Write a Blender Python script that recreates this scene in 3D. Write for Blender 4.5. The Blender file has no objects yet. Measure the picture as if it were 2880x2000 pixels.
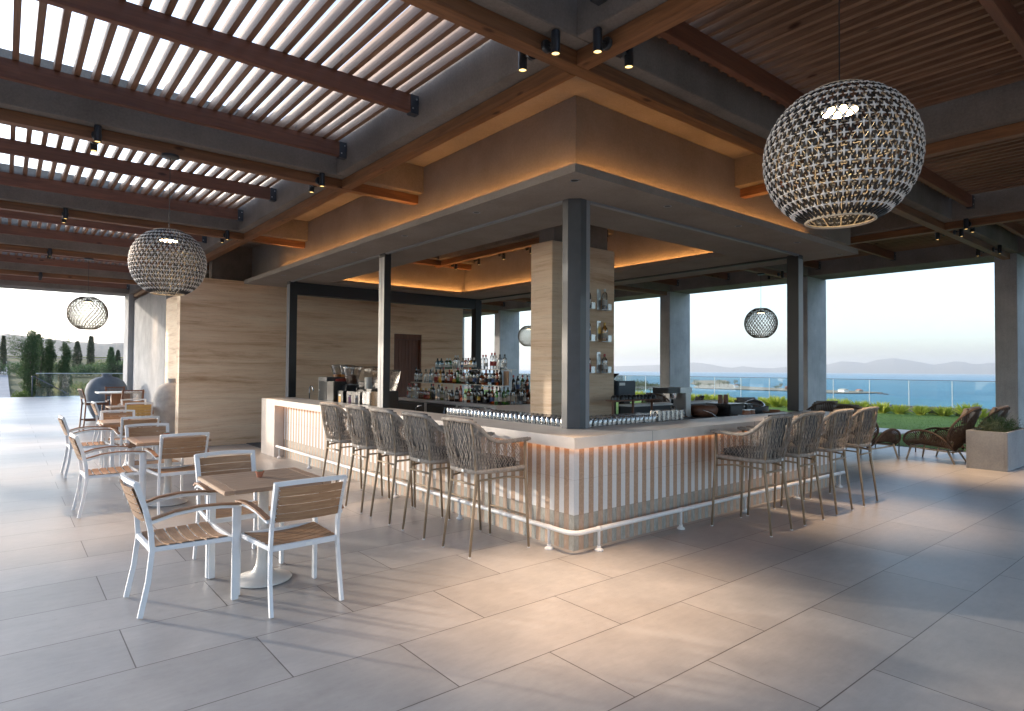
import bpy, bmesh, math, random
from mathutils import Vector, Matrix
sc = bpy.context.scene
COL = sc.collection
R = math.radians
random.seed(7)

# ------------------------------------------------------------ camera
cam_d = bpy.data.cameras.new("camera")
cam = bpy.data.objects.new("camera", cam_d)
COL.objects.link(cam)
F_PX, PITCH, ROLL, YAW = 1741.72, 0.0216377, 0.0072354, 0.8844882
cam_d.sensor_width = 36.0
cam_d.sensor_fit = 'HORIZONTAL'
cam_d.lens = 36.0 * F_PX / 2880.0
cam_d.clip_start = 0.05
cam_d.clip_end = 60000
dv = Vector((math.cos(YAW) * math.cos(PITCH), math.sin(YAW) * math.cos(PITCH), math.sin(PITCH)))
rv = Vector((math.sin(YAW), -math.cos(YAW), 0))
uv = rv.cross(dv)
r2 = rv * math.cos(ROLL) + uv * math.sin(ROLL)
u2 = -rv * math.sin(ROLL) + uv * math.cos(ROLL)
m = Matrix((r2, u2, -dv)).transposed().to_4x4()
m.translation = Vector((-3.741, -3.727, 1.6))
cam.matrix_world = m
sc.camera = cam

# ------------------------------------------------------------ light
SUN_EL = R(11.0)
SUN_AZ = math.atan2(-0.51, 0.86)          # clockwise from +Y, towards the sun
w = bpy.data.worlds.new("World")
sc.world = w
w.use_nodes = True
nt = w.node_tree
sky = nt.nodes.new('ShaderNodeTexSky')
sky.sky_type = 'NISHITA'
sky.sun_disc = False
sky.sun_elevation = SUN_EL
sky.sun_rotation = SUN_AZ
sky.altitude = 30
sky.air_density = 1.0
sky.dust_density = 2.0
sky.ozone_density = 2.5
bg = nt.nodes['Background']
bg.inputs['Strength'].default_value = 0.15
hs = nt.nodes.new('ShaderNodeHueSaturation')      # a hazy, milky sky
hs.inputs['Saturation'].default_value = 0.70
nt.links.new(sky.outputs[0], hs.inputs['Color'])
nt.links.new(hs.outputs[0], bg.inputs['Color'])

sun_d = bpy.data.lights.new("sun", 'SUN')
sun_d.energy = 1.0
sun_d.angle = R(1.0)
sun_d.color = (1.0, 0.84, 0.66)
sun = bpy.data.objects.new("sun", sun_d)
COL.objects.link(sun)
sdir = Vector((0.51 * math.cos(SUN_EL), -0.86 * math.cos(SUN_EL), -math.sin(SUN_EL)))
sun.rotation_euler = sdir.to_track_quat('-Z', 'Y').to_euler()

vs = sc.view_settings
vs.view_transform = 'Standard'
vs.look = 'None'
vs.exposure = 2.0
vs.use_white_balance = True
vs.white_balance_temperature = 6000
vs.white_balance_tint = 10
vs.gamma = 1.0
sc.cycles.max_bounces = 7
sc.cycles.diffuse_bounces = 4
sc.cycles.glossy_bounces = 3
sc.cycles.transparent_max_bounces = 24
sc.cycles.transmission_bounces = 4
sc.cycles.volume_bounces = 0
sc.cycles.caustics_reflective = False
sc.cycles.caustics_refractive = False
sc.cycles.sample_clamp_indirect = 4.0
sc.cycles.use_light_tree = True

# ------------------------------------------------------------ materials
MATS = {}
def nodes(name):
    mt = bpy.data.materials.new(name)
    mt.use_nodes = True
    t = mt.node_tree
    return mt, t, t.nodes['Principled BSDF'], t.nodes['Material Output']
def N(t, typ, **kw):
    n = t.nodes.new(typ)
    for k, v in kw.items():
        if k in n.inputs: n.inputs[k].default_value = v
        else: setattr(n, k, v)
    return n
def L(t, a, b): t.links.new(a, b)
def ramp(t, fac, stops):
    n = t.nodes.new('ShaderNodeValToRGB')
    e = n.color_ramp.elements
    while len(e) < len(stops): e.new(0.5)
    for el, (p, c) in zip(e, stops):
        el.position = p
        el.color = (*c, 1) if len(c) == 3 else c
    if fac is not None: L(t, fac, n.inputs[0])
    return n
def coords(t, scale=(1, 1, 1), kind='Object'):
    tc = t.nodes.new('ShaderNodeTexCoord')
    mp = t.nodes.new('ShaderNodeMapping')
    mp.inputs['Scale'].default_value = scale
    L(t, tc.outputs[kind], mp.inputs[0])
    return mp.outputs[0]
def bump(t, b, h, strength=0.3, dist=0.01):
    n = t.nodes.new('ShaderNodeBump')
    n.inputs['Strength'].default_value = strength
    n.inputs['Distance'].default_value = dist
    L(t, h, n.inputs['Height'])
    L(t, n.outputs[0], b.inputs['Normal'])
def simple(name, col, rough=0.5, metal=0.0, var=0.0, nscale=8.0, bmp=0.0, bscale=60.0, spec=None, coat=0.0):
    mt, t, b, o = nodes(name)
    b.inputs['Base Color'].default_value = (*col, 1)
    b.inputs['Roughness'].default_value = rough
    b.inputs['Metallic'].default_value = metal
    if spec is not None: b.inputs['Specular IOR Level'].default_value = spec
    if coat: b.inputs['Coat Weight'].default_value = coat
    v = None
    if var or bmp: v = coords(t)
    if var:
        n = N(t, 'ShaderNodeTexNoise', Scale=nscale, Detail=6.0, Roughness=0.6)
        L(t, v, n.inputs['Vector'])
        lo = tuple(c * (1 - var) for c in col); hi = tuple(min(1, c * (1 + var)) for c in col)
        rp = ramp(t, n.outputs[0], [(0.3, lo), (0.7, hi)])
        L(t, rp.outputs[0], b.inputs['Base Color'])
    if bmp:
        n2 = N(t, 'ShaderNodeTexNoise', Scale=bscale, Detail=5.0, Roughness=0.6)
        L(t, v, n2.inputs['Vector'])
        bump(t, b, n2.outputs[0], bmp, 0.01)
    MATS[name] = mt
    return mt
def emis(name, col, strength):
    mt, t, b, o = nodes(name)
    b.inputs['Base Color'].default_value = (*col, 1)
    b.inputs['Emission Color'].default_value = (*col, 1)
    b.inputs['Emission Strength'].default_value = strength
    MATS[name] = mt
    return mt
def wood(name, lo, hi, axis, rough=0.55, knots=True, gs=1.0):
    mt, t, b, o = nodes(name)
    s = [14 * gs, 14 * gs, 14 * gs]; s[axis] = 0.9 * gs
    v = coords(t, tuple(s))
    n = N(t, 'ShaderNodeTexNoise', Scale=2.2, Detail=7.0, Roughness=0.62, Distortion=0.6)
    L(t, v, n.inputs['Vector'])
    rp = ramp(t, n.outputs[0], [(0.25, lo), (0.5, tuple((a + c) / 2 for a, c in zip(lo, hi))), (0.75, hi)])
    outc = rp.outputs[0]
    s2 = [1.6, 1.6, 1.6]; s2[axis] = 0.35
    v2 = coords(t, tuple(s2))
    n3 = N(t, 'ShaderNodeTexNoise', Scale=1.3, Detail=3.0)
    L(t, v2, n3.inputs['Vector'])
    mx = N(t, 'ShaderNodeMix', data_type='RGBA', blend_type='MULTIPLY')
    mx.inputs[0].default_value = 0.75
    L(t, outc, mx.inputs[6])
    rp3 = ramp(t, n3.outputs[0], [(0.3, (0.62, 0.60, 0.58)), (0.7, (1.15, 1.12, 1.08))])
    L(t, rp3.outputs[0], mx.inputs[7])
    outc = mx.outputs[2]
    if knots:
        s3 = [9, 9, 9]; s3[axis] = 3.6
        v3 = coords(t, tuple(s3))
        vo = N(t, 'ShaderNodeTexVoronoi', Scale=0.55, Randomness=1.0)
        L(t, v3, vo.inputs['Vector'])
        rk = ramp(t, vo.outputs['Distance'], [(0.0, (0.18, 0.12, 0.08)), (0.07, (0.35, 0.26, 0.2)), (0.13, (1, 1, 1))])
        mk = N(t, 'ShaderNodeMix', data_type='RGBA', blend_type='MULTIPLY')
        mk.inputs[0].default_value = 1.0
        L(t, outc, mk.inputs[6]); L(t, rk.outputs[0], mk.inputs[7])
        outc = mk.outputs[2]
    L(t, outc, b.inputs['Base Color'])
    b.inputs['Roughness'].default_value = rough
    bump(t, b, n.outputs[0], 0.25, 0.004)
    MATS[name] = mt
    return mt

def make_stucco(name, lo, hi, streak=0.12):
    mt, t, b, o = nodes(name)
    v = coords(t)
    n = N(t, 'ShaderNodeTexNoise', Scale=1.1, Detail=6.0, Roughness=0.65); L(t, v, n.inputs['Vector'])
    n1 = N(t, 'ShaderNodeTexNoise', Scale=45.0, Detail=4.0, Roughness=0.7); L(t, v, n1.inputs['Vector'])
    v2 = coords(t, (14, 14, 1.2))
    n2 = N(t, 'ShaderNodeTexNoise', Scale=1.6, Detail=5.0, Roughness=0.6); L(t, v2, n2.inputs['Vector'])
    ad = N(t, 'ShaderNodeMath', operation='MULTIPLY_ADD'); L(t, n2.outputs[0], ad.inputs[0]); ad.inputs[1].default_value = streak; L(t, n.outputs[0], ad.inputs[2])
    ad2 = N(t, 'ShaderNodeMath', operation='MULTIPLY_ADD'); L(t, n1.outputs[0], ad2.inputs[0]); ad2.inputs[1].default_value = 0.5; L(t, ad.outputs[0], ad2.inputs[2])
    rp = ramp(t, None, [(0.0, lo), (1.0, hi)])
    mr = N(t, 'ShaderNodeMapRange'); mr.inputs['From Min'].default_value = 0.55 + streak * .42; mr.inputs['From Max'].default_value = 0.98 + streak * .62
    L(t, ad2.outputs[0], mr.inputs['Value']); L(t, mr.outputs[0], rp.inputs[0])
    L(t, rp.outputs[0], b.inputs['Base Color'])
    b.inputs['Roughness'].default_value = 0.92
    b.inputs['Specular IOR Level'].default_value = 0.25
    nb = N(t, 'ShaderNodeTexNoise', Scale=150.0, Detail=3.0, Roughness=0.7); L(t, v, nb.inputs['Vector'])
    bump(t, b, nb.outputs[0], 0.5, 0.006)
    MATS[name] = mt
make_stucco('stucco', (0.17, 0.145, 0.125), (0.30, 0.262, 0.23))
make_stucco('plaster', (0.235, 0.205, 0.18), (0.335, 0.30, 0.265), 0.05)
make_stucco('concrete', (0.31, 0.312, 0.32), (0.54, 0.538, 0.54), 0.3)
make_stucco('planter_concrete', (0.27, 0.275, 0.285), (0.42, 0.425, 0.435), 0.1)

def make_travertine(name, shift=0.0, dark=1.0):
    mt, t, b, o = nodes(name)
    v0 = coords(t)
    wn = N(t, 'ShaderNodeTexNoise', Scale=0.7, Detail=3.0); L(t, v0, wn.inputs['Vector'])
    sx = N(t, 'ShaderNodeSeparateXYZ'); L(t, v0, sx.inputs[0])
    wob = N(t, 'ShaderNodeMath', operation='MULTIPLY_ADD'); L(t, wn.outputs[0], wob.inputs[0]); wob.inputs[1].default_value = 0.06; L(t, sx.outputs[2], wob.inputs[2])
    cb = N(t, 'ShaderNodeCombineXYZ')
    mx1 = N(t, 'ShaderNodeMath', operation='MULTIPLY'); L(t, sx.outputs[0], mx1.inputs[0]); mx1.inputs[1].default_value = 0.42
    my1 = N(t, 'ShaderNodeMath', operation='MULTIPLY'); L(t, sx.outputs[1], my1.inputs[0]); my1.inputs[1].default_value = 0.42
    mz1 = N(t, 'ShaderNodeMath', operation='MULTIPLY'); L(t, wob.outputs[0], mz1.inputs[0]); mz1.inputs[1].default_value = 5.5
    L(t, mx1.outputs[0], cb.inputs[0]); L(t, my1.outputs[0], cb.inputs[1]); L(t, mz1.outputs[0], cb.inputs[2])
    n = N(t, 'ShaderNodeTexNoise', Scale=1.0, Detail=9.0, Roughness=0.68, Distortion=0.35); L(t, cb.outputs[0], n.inputs['Vector'])
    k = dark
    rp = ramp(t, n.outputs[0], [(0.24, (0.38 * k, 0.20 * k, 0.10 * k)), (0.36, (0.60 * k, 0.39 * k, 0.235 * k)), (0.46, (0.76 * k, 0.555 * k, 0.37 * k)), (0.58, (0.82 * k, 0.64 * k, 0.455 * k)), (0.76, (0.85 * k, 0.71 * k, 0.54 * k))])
    cb2 = N(t, 'ShaderNodeCombineXYZ')
    m3 = N(t, 'ShaderNodeMath', operation='MULTIPLY'); L(t, wob.outputs[0], m3.inputs[0]); m3.inputs[1].default_value = 60.0
    m4 = N(t, 'ShaderNodeMath', operation='MULTIPLY'); L(t, sx.outputs[0], m4.inputs[0]); m4.inputs[1].default_value = 1.9
    m5 = N(t, 'ShaderNodeMath', operation='MULTIPLY'); L(t, sx.outputs[1], m5.inputs[0]); m5.inputs[1].default_value = 1.9
    L(t, m4.outputs[0], cb2.inputs[0]); L(t, m5.outputs[0], cb2.inputs[1]); L(t, m3.outputs[0], cb2.inputs[2])
    nf = N(t, 'ShaderNodeTexNoise', Scale=1.0, Detail=6.0, Roughness=0.7); L(t, cb2.outputs[0], nf.inputs['Vector'])
    rf = ramp(t, nf.outputs[0], [(0.28, (0.74, 0.67, 0.60)), (0.46, (0.98, 0.97, 0.96)), (0.7, (1.07, 1.06, 1.05))])
    mm = N(t, 'ShaderNodeMix', data_type='RGBA', blend_type='MULTIPLY'); mm.inputs[0].default_value = 0.85
    L(t, rp.outputs[0], mm.inputs[6]); L(t, rf.outputs[0], mm.inputs[7])
    # pits
    pv = coords(t, (9, 9, 42))
    vo = N(t, 'ShaderNodeTexVoronoi', Scale=1.0, Randomness=1.0); L(t, pv, vo.inputs['Vector'])
    rv_ = ramp(t, vo.outputs['Distance'], [(0.0, (0.35, 0.28, 0.22)), (0.09, (0.6, 0.52, 0.45)), (0.16, (1, 1, 1))])
    mp = N(t, 'ShaderNodeMix', data_type='RGBA', blend_type='MULTIPLY'); mp.inputs[0].default_value = 0.55
    L(t, mm.outputs[2], mp.inputs[6]); L(t, rv_.outputs[0], mp.inputs[7])
    L(t, mp.outputs[2], b.inputs['Base Color'])
    b.inputs['Roughness'].default_value = 0.6
    bump(t, b, nf.outputs[0], 0.15, 0.004)
    MATS[name] = mt
make_travertine('travertine')
make_travertine('travertine_shaded', dark=0.86)  # darker copy for the pillar, its shading put into the colour

def make_floor():
    mt, t, b, o = nodes('floor_tile')
    tc = t.nodes.new('ShaderNodeTexCoord')
    mp = t.nodes.new('ShaderNodeMapping')
    mp.inputs['Location'].default_value = (0.71 + 0.615 + 1.23 * 40, -0.097 + 0.6145 * 40, 0)
    L(t, tc.outputs['Object'], mp.inputs[0])
    br = N(t, 'ShaderNodeTexBrick', offset=0.5, offset_frequency=2, squash=1.0)
    br.inputs['Scale'].default_value = 1.0
    br.inputs['Brick Width'].default_value = 1.23
    br.inputs['Row Height'].default_value = 0.6145
    br.inputs['Mortar Size'].default_value = 0.0035
    br.inputs['Mortar Smooth'].default_value = 0.15
    br.inputs['Bias'].default_value = 0.0
    br.inputs['Color1'].default_value = (0.318, 0.302, 0.288, 1)
    br.inputs['Color2'].default_value = (0.395, 0.376, 0.359, 1)
    br.inputs['Mortar'].default_value = (0.10, 0.088, 0.08, 1)
    L(t, mp.outputs[0], br.inputs['Vector'])
    v = coords(t)
    n = N(t, 'ShaderNodeTexNoise', Scale=2.2, Detail=8.0, Roughness=0.62); L(t, v, n.inputs['Vector'])
    v2 = coords(t, (2.5, 9, 1))
    n2 = N(t, 'ShaderNodeTexNoise', Scale=2.5, Detail=8.0, Roughness=0.7); L(t, v2, n2.inputs['Vector'])
    rp = ramp(t, n.outputs[0], [(0.28, (0.84, 0.84, 0.85)), (0.72, (1.12, 1.11, 1.10))])
    rp2 = ramp(t, n2.outputs[0], [(0.3, (0.92, 0.92, 0.92)), (0.7, (1.05, 1.05, 1.05))])
    n4 = N(t, 'ShaderNodeTexNoise', Scale=18.0, Detail=8.0, Roughness=0.75); L(t, v, n4.inputs['Vector'])
    rp4 = ramp(t, n4.outputs[0], [(0.25, (0.86, 0.855, 0.85)), (0.42, (1.0, 1.0, 1.0)), (0.72, (1.04, 1.04, 1.04))])
    vst = N(t, 'ShaderNodeTexVoronoi', Scale=1.3, Randomness=1.0); L(t, v, vst.inputs['Vector'])
    rst = ramp(t, vst.outputs['Distance'], [(0.0, (0.55, 0.52, 0.5)), (0.012, (0.72, 0.70, 0.68)), (0.022, (1, 1, 1))])
    mst = N(t, 'ShaderNodeMix', data_type='RGBA', blend_type='MULTIPLY'); mst.inputs[0].default_value = 0.8
    L(t, rp4.outputs[0], mst.inputs[6]); L(t, rst.outputs[0], mst.inputs[7])
    m42 = N(t, 'ShaderNodeMix', data_type='RGBA', blend_type='MULTIPLY'); m42.inputs[0].default_value = 1
    L(t, rp2.outputs[0], m42.inputs[6]); L(t, mst.outputs[2], m42.inputs[7])
    a = N(t, 'ShaderNodeMix', data_type='RGBA', blend_type='MULTIPLY'); a.inputs[0].default_value = 1
    L(t, br.outputs['Color'], a.inputs[6]); L(t, rp.outputs[0], a.inputs[7])
    c = N(t, 'ShaderNodeMix', data_type='RGBA', blend_type='MULTIPLY'); c.inputs[0].default_value = 1
    L(t, a.outputs[2], c.inputs[6]); L(t, m42.outputs[2], c.inputs[7])
    L(t, c.outputs[2], b.inputs['Base Color'])
    rr = N(t, 'ShaderNodeMapRange'); rr.inputs['To Min'].default_value = 0.30; rr.inputs['To Max'].default_value = 0.44
    L(t, n.outputs[0], rr.inputs['Value']); L(t, rr.outputs[0], b.inputs['Roughness'])
    inv = N(t, 'ShaderNodeMath', operation='SUBTRACT'); inv.inputs[0].default_value = 1.0; L(t, br.outputs['Fac'], inv.inputs[1])
    sm = N(t, 'ShaderNodeMath', operation='MULTIPLY_ADD'); L(t, n2.outputs[0], sm.inputs[0]); sm.inputs[1].default_value = 0.06; L(t, inv.outputs[0], sm.inputs[2])
    bump(t, b, sm.outputs[0], 0.35, 0.003)
    MATS['floor_tile'] = mt
make_floor()

def make_stripes():
    mt, t, b, o = nodes('striped_tile')
    tc = t.nodes.new('ShaderNodeTexCoord')
    sx = N(t, 'ShaderNodeSeparateXYZ'); L(t, tc.outputs['Object'], sx.inputs[0])
    # along = x + y - 0.16 : both faces start at the corner with a white stripe
    al = N(t, 'ShaderNodeMath', operation='ADD'); L(t, sx.outputs[0], al.inputs[0]); L(t, sx.outputs[1], al.inputs[1])
    a2 = N(t, 'ShaderNodeMath', operation='SUBTRACT'); L(t, al.outputs[0], a2.inputs[0]); a2.inputs[1].default_value = 0.32
    dvd = N(t, 'ShaderNodeMath', operation='DIVIDE'); L(t, a2.outputs[0], dvd.inputs[0]); dvd.inputs[1].default_value = 0.0625
    md = N(t, 'ShaderNodeMath', operation='FLOORED_MODULO'); L(t, dvd.outputs[0], md.inputs[0]); md.inputs[1].default_value = 2.0
    gt = N(t, 'ShaderNodeMath', operation='GREATER_THAN'); L(t, md.outputs[0], gt.inputs[0]); gt.inputs[1].default_value = 1.0
    low = N(t, 'ShaderNodeMath', operation='LESS_THAN'); L(t, sx.outputs[2], low.inputs[0]); low.inputs[1].default_value = 0.312
    v = coords(t)
    n = N(t, 'ShaderNodeTexNoise', Scale=55.0, Detail=6.0, Roughness=0.75); L(t, v, n.inputs['Vector'])
    v2 = coords(t, (6, 6, 2))
    n2 = N(t, 'ShaderNodeTexNoise', Scale=5.0, Detail=7.0, Roughness=0.75); L(t, v2, n2.inputs['Vector'])
    brown = ramp(t, n.outputs[0], [(0.3, (0.34, 0.215, 0.135)), (0.7, (0.52, 0.36, 0.245))])
    white = ramp(t, n.outputs[0], [(0.3, (0.66, 0.64, 0.62)), (0.7, (0.74, 0.72, 0.70))])
    gry = ramp(t, n2.outputs[0], [(0.3, (0.24, 0.235, 0.20)), (0.6, (0.40, 0.385, 0.34)), (0.75, (0.55, 0.50, 0.44))])
    br2 = ramp(t, n2.outputs[0], [(0.3, (0.36, 0.235, 0.16)), (0.6, (0.49, 0.35, 0.25)), (0.75, (0.60, 0.49, 0.40))])
    up = N(t, 'ShaderNodeMix', data_type='RGBA'); L(t, gt.outputs[0], up.inputs[0]); L(t, white.outputs[0], up.inputs[6]); L(t, brown.outputs[0], up.inputs[7])
    dn = N(t, 'ShaderNodeMix', data_type='RGBA'); L(t, gt.outputs[0], dn.inputs[0]); L(t, gry.outputs[0], dn.inputs[6]); L(t, br2.outputs[0], dn.inputs[7])
    mx = N(t, 'ShaderNodeMix', data_type='RGBA'); L(t, low.outputs[0], mx.inputs[0]); L(t, up.outputs[2], mx.inputs[6]); L(t, dn.outputs[2], mx.inputs[7])
    # grout lines between stripes and at z = .312, .62
    fr = N(t, 'ShaderNodeMath', operation='FRACT'); L(t, dvd.outputs[0], fr.inputs[0])
    pp = N(t, 'ShaderNodeMath', operation='PINGPONG'); L(t, dvd.outputs[0], pp.inputs[0]); pp.inputs[1].default_value = 0.5
    g1 = N(t, 'ShaderNodeMath', operation='LESS_THAN'); L(t, pp.outputs[0], g1.inputs[0]); g1.inputs[1].default_value = 0.018
    zz = N(t, 'ShaderNodeMath', operation='PINGPONG'); L(t, sx.outputs[2], zz.inputs[0]); zz.inputs[1].default_value = 0.156
    g2 = N(t, 'ShaderNodeMath', operation='SUBTRACT'); g2.inputs[0].default_value = 0.1; L(t, zz.outputs[0], g2.inputs[1])
    z62 = N(t, 'ShaderNodeMath', operation='COMPARE'); L(t, sx.outputs[2], z62.inputs[0]); z62.inputs[1].default_value = 0.622; z62.inputs[2].default_value = 0.0015
    z31 = N(t, 'ShaderNodeMath', operation='COMPARE'); L(t, sx.outputs[2], z31.inputs[0]); z31.inputs[1].default_value = 0.312; z31.inputs[2].default_value = 0.0015
    mxx = N(t, 'ShaderNodeMath', operation='MAXIMUM'); L(t, g1.outputs[0], mxx.inputs[0]); L(t, z62.outputs[0], mxx.inputs[1])
    mxy = N(t, 'ShaderNodeMath', operation='MAXIMUM'); L(t, mxx.outputs[0], mxy.inputs[0]); L(t, z31.outputs[0], mxy.inputs[1])
    fin = N(t, 'ShaderNodeMix', data_type='RGBA', blend_type='MULTIPLY'); L(t, mx.outputs[2], fin.inputs[6])
    fin.inputs[7].default_value = (0.74, 0.70, 0.67, 1); L(t, mxy.outputs[0], fin.inputs[0])
    L(t, fin.outputs[2], b.inputs['Base Color'])
    b.inputs['Roughness'].default_value = 0.55
    bump(t, b, n.outputs[0], 0.25, 0.003)
    MATS['striped_tile'] = mt
make_stripes()

wood('timber_x', (0.135, 0.055, 0.022), (0.33, 0.155, 0.066), 0)
wood('timber_y', (0.135, 0.055, 0.022), (0.33, 0.155, 0.066), 1)
wood('slat_wood', (0.155, 0.075, 0.04), (0.36, 0.205, 0.125), 1)
wood('purlin_wood', (0.12, 0.045, 0.025), (0.26, 0.105, 0.055), 0)
wood('teak_x', (0.30, 0.165, 0.085), (0.50, 0.315, 0.18), 0, knots=False, gs=2.0)
wood('teak_y', (0.30, 0.165, 0.085), (0.50, 0.315, 0.18), 1, knots=False, gs=2.0)
wood('teak_arm', (0.20, 0.10, 0.05), (0.36, 0.20, 0.11), 1, knots=False, gs=2.0)
wood('teak_top', (0.27, 0.175, 0.11), (0.44, 0.31, 0.215), 0, knots=False, gs=2.0)
wood('teak_top_edge', (0.26, 0.16, 0.095), (0.44, 0.30, 0.20), 1, knots=False, gs=2.0)
wood('yellow_wood', (0.60, 0.36, 0.10), (0.80, 0.52, 0.18), 0, knots=False, gs=2.0)
wood('door_wood', (0.11, 0.038, 0.02), (0.24, 0.10, 0.055), 2, knots=False, rough=0.45)
wood('dark_wood', (0.09, 0.035, 0.02), (0.20, 0.09, 0.05), 2, knots=False)
wood('brown_wood', (0.26, 0.11, 0.05), (0.42, 0.2, 0.1), 2, knots=False)
simple('counter_stone', (0.70, 0.63, 0.56), 0.42, var=0.10, nscale=3.0, bmp=0.06)
simple('steel_paint', (0.062, 0.065, 0.072), 0.40, metal=0.0, var=0.10, nscale=10, coat=0.15)
simple('steel_light', (0.24, 0.245, 0.26), 0.36, var=0.05)
simple('bracket_steel', (0.055, 0.06, 0.07), 0.45, metal=0.3)
simple('bolt', (0.6, 0.6, 0.6), 0.35, metal=0.9)
simple('white_metal', (0.70, 0.71, 0.72), 0.38, var=0.03, nscale=12)
simple('white_rail', (0.76, 0.76, 0.75), 0.42, var=0.05, nscale=20, bmp=0.05)
simple('pedestal_white', (0.66, 0.63, 0.585), 0.42, var=0.04)
simple('bronze_metal', (0.30, 0.225, 0.145), 0.42, metal=0.25, var=0.06, nscale=20)
def make_rope(name, c):
    mt, t, b, o = nodes(name)
    v = coords(t)
    n = N(t, 'ShaderNodeTexNoise', Scale=30.0, Detail=4.0); L(t, v, n.inputs['Vector'])
    rp = ramp(t, n.outputs[0], [(0.3, tuple(x * 0.72 for x in c)), (0.7, tuple(x * 1.2 for x in c))])
    L(t, rp.outputs[0], b.inputs['Base Color'])
    b.inputs['Roughness'].default_value = 0.85
    b.inputs['Specular IOR Level'].default_value = 0.2
    wv = N(t, 'ShaderNodeTexWave', Scale=90.0, Distortion=1.0, bands_direction='DIAGONAL'); L(t, v, wv.inputs['Vector'])
    bump(t, b, wv.outputs['Fac'], 0.5, 0.002)
    MATS[name] = mt
make_rope('rope', (0.36, 0.315, 0.27))
make_rope('rope_brown', (0.125, 0.088, 0.068))
make_rope('rope_grey', (0.20, 0.175, 0.155))
simple('cushion_grey', (0.125, 0.118, 0.115), 0.95, var=0.12, nscale=25, bmp=0.3, bscale=220)
simple('cushion_taupe', (0.24, 0.215, 0.195), 0.95, var=0.08, nscale=10, bmp=0.25, bscale=160)
simple('black_paint', (0.018, 0.019, 0.021), 0.38)
simple('lamp_black', (0.03, 0.034, 0.04), 0.35)
simple('black_plastic', (0.015, 0.016, 0.018), 0.3)
simple('dark_grey', (0.06, 0.064, 0.07), 0.5, var=0.05)
simple('navy_metal', (0.035, 0.05, 0.07), 0.4)
simple('chrome', (0.75, 0.75, 0.76), 0.12, metal=1.0)
simple('brushed_steel', (0.55, 0.55, 0.55), 0.3, metal=1.0, var=0.06)
simple('paper_white', (0.78, 0.78, 0.76), 0.6)
simple('terracotta', (0.42, 0.155, 0.085), 0.75, var=0.12, nscale=30)
simple('soil', (0.05, 0.035, 0.025), 0.95)
simple('succulent', (0.19, 0.27, 0.18), 0.55, var=0.2, nscale=60)
simple('copper_clay', (0.30, 0.12, 0.055), 0.4, var=0.15)
simple('urn_grey', (0.42, 0.40, 0.375), 0.85, var=0.22, nscale=5, bmp=0.4, bscale=25)
simple('urn_blue', (0.10, 0.125, 0.16), 0.7, var=0.2, nscale=5, bmp=0.35, bscale=25)
simple('mat_rubber', (0.10, 0.10, 0.105), 0.8, var=0.1)
simple('white_plastic', (0.75, 0.74, 0.72), 0.4)
simple('cup_brown', (0.16, 0.07, 0.04), 0.5)
simple('label_white', (0.5, 0.5, 0.48), 0.6)
simple('board_pale', (0.62, 0.55, 0.45), 0.5)
simple('label_cream', (0.45, 0.41, 0.33), 0.6)
simple('label_yellow', (0.6, 0.33, 0.03), 0.6)
simple('label_red', (0.30, 0.03, 0.022), 0.6)
simple('label_blue', (0.05, 0.09, 0.22), 0.6)
simple('label_black', (0.02, 0.02, 0.022), 0.5)
simple('label_kraft', (0.32, 0.2, 0.12), 0.7)
simple('cap_red', (0.35, 0.03, 0.025), 0.35)
simple('cap_black', (0.02, 0.02, 0.02), 0.35)
simple('cap_gold', (0.55, 0.35, 0.1), 0.35, metal=0.6)
simple('cap_white', (0.75, 0.75, 0.75), 0.35)
simple('shade_dark', (0.016, 0.016, 0.018), 0.5)
simple('shade_light', (0.62, 0.60, 0.59), 0.5)
simple('shade_tan', (0.50, 0.42, 0.32), 0.6)
emis('led_strip', (1.0, 0.44, 0.11), 9.0)
emis('led_bar', (1.0, 0.42, 0.12), 1.2)
emis('spot_lens', (1.0, 0.62, 0.20), 0.85)
emis('lamp_glow', (1.0, 0.68, 0.32), 16.0)
def clear(name, tint, gloss=0.10, rough=0.03, alpha=1.0):
    """thin glass: tinted transparency with a glossy layer"""
    mt = bpy.data.materials.new(name); mt.use_nodes = True
    t = mt.node_tree; t.nodes.clear()
    o = t.nodes.new('ShaderNodeOutputMaterial')
    tr = t.nodes.new('ShaderNodeBsdfTransparent'); tr.inputs[0].default_value = (*tint, 1)
    g = t.nodes.new('ShaderNodeBsdfGlossy'); g.inputs['Roughness'].default_value = rough
    lw = t.nodes.new('ShaderNodeLayerWeight'); lw.inputs[0].default_value = 0.35
    ma = N(t, 'ShaderNodeMath', operation='MULTIPLY_ADD'); L(t, lw.outputs['Fresnel'], ma.inputs[0]); ma.inputs[1].default_value = 0.8; ma.inputs[2].default_value = gloss
    ma.use_clamp = True
    mx = t.nodes.new('ShaderNodeMixShader')
    L(t, ma.outputs[0], mx.inputs[0]); L(t, tr.outputs[0], mx.inputs[1]); L(t, g.outputs[0], mx.inputs[2]); L(t, mx.outputs[0], o.inputs[0])
    MATS[name] = mt
clear('pane_glass', (0.90, 0.95, 0.95), 0.03, 0.02)
clear('tumbler_glass', (0.80, 0.82, 0.84), 0.26, 0.14)
clear('bowl_clear', (0.88, 0.87, 0.85), 0.10, 0.06)
clear('glass_clear', (0.84, 0.86, 0.86), 0.12, 0.05)
clear('glass_blue', (0.40, 0.62, 0.74), 0.10, 0.05)
clear('glass_green', (0.16, 0.42, 0.10), 0.10, 0.05)
clear('glass_olive', (0.30, 0.32, 0.08), 0.10, 0.05)
clear('glass_dark', (0.04, 0.035, 0.03), 0.10, 0.05)
clear('glass_amber', (0.52, 0.20, 0.05), 0.10, 0.05)
clear('glass_pink', (0.75, 0.42, 0.34), 0.10, 0.05)
clear('glass_gold', (0.85, 0.62, 0.20), 0.10, 0.05)
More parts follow.
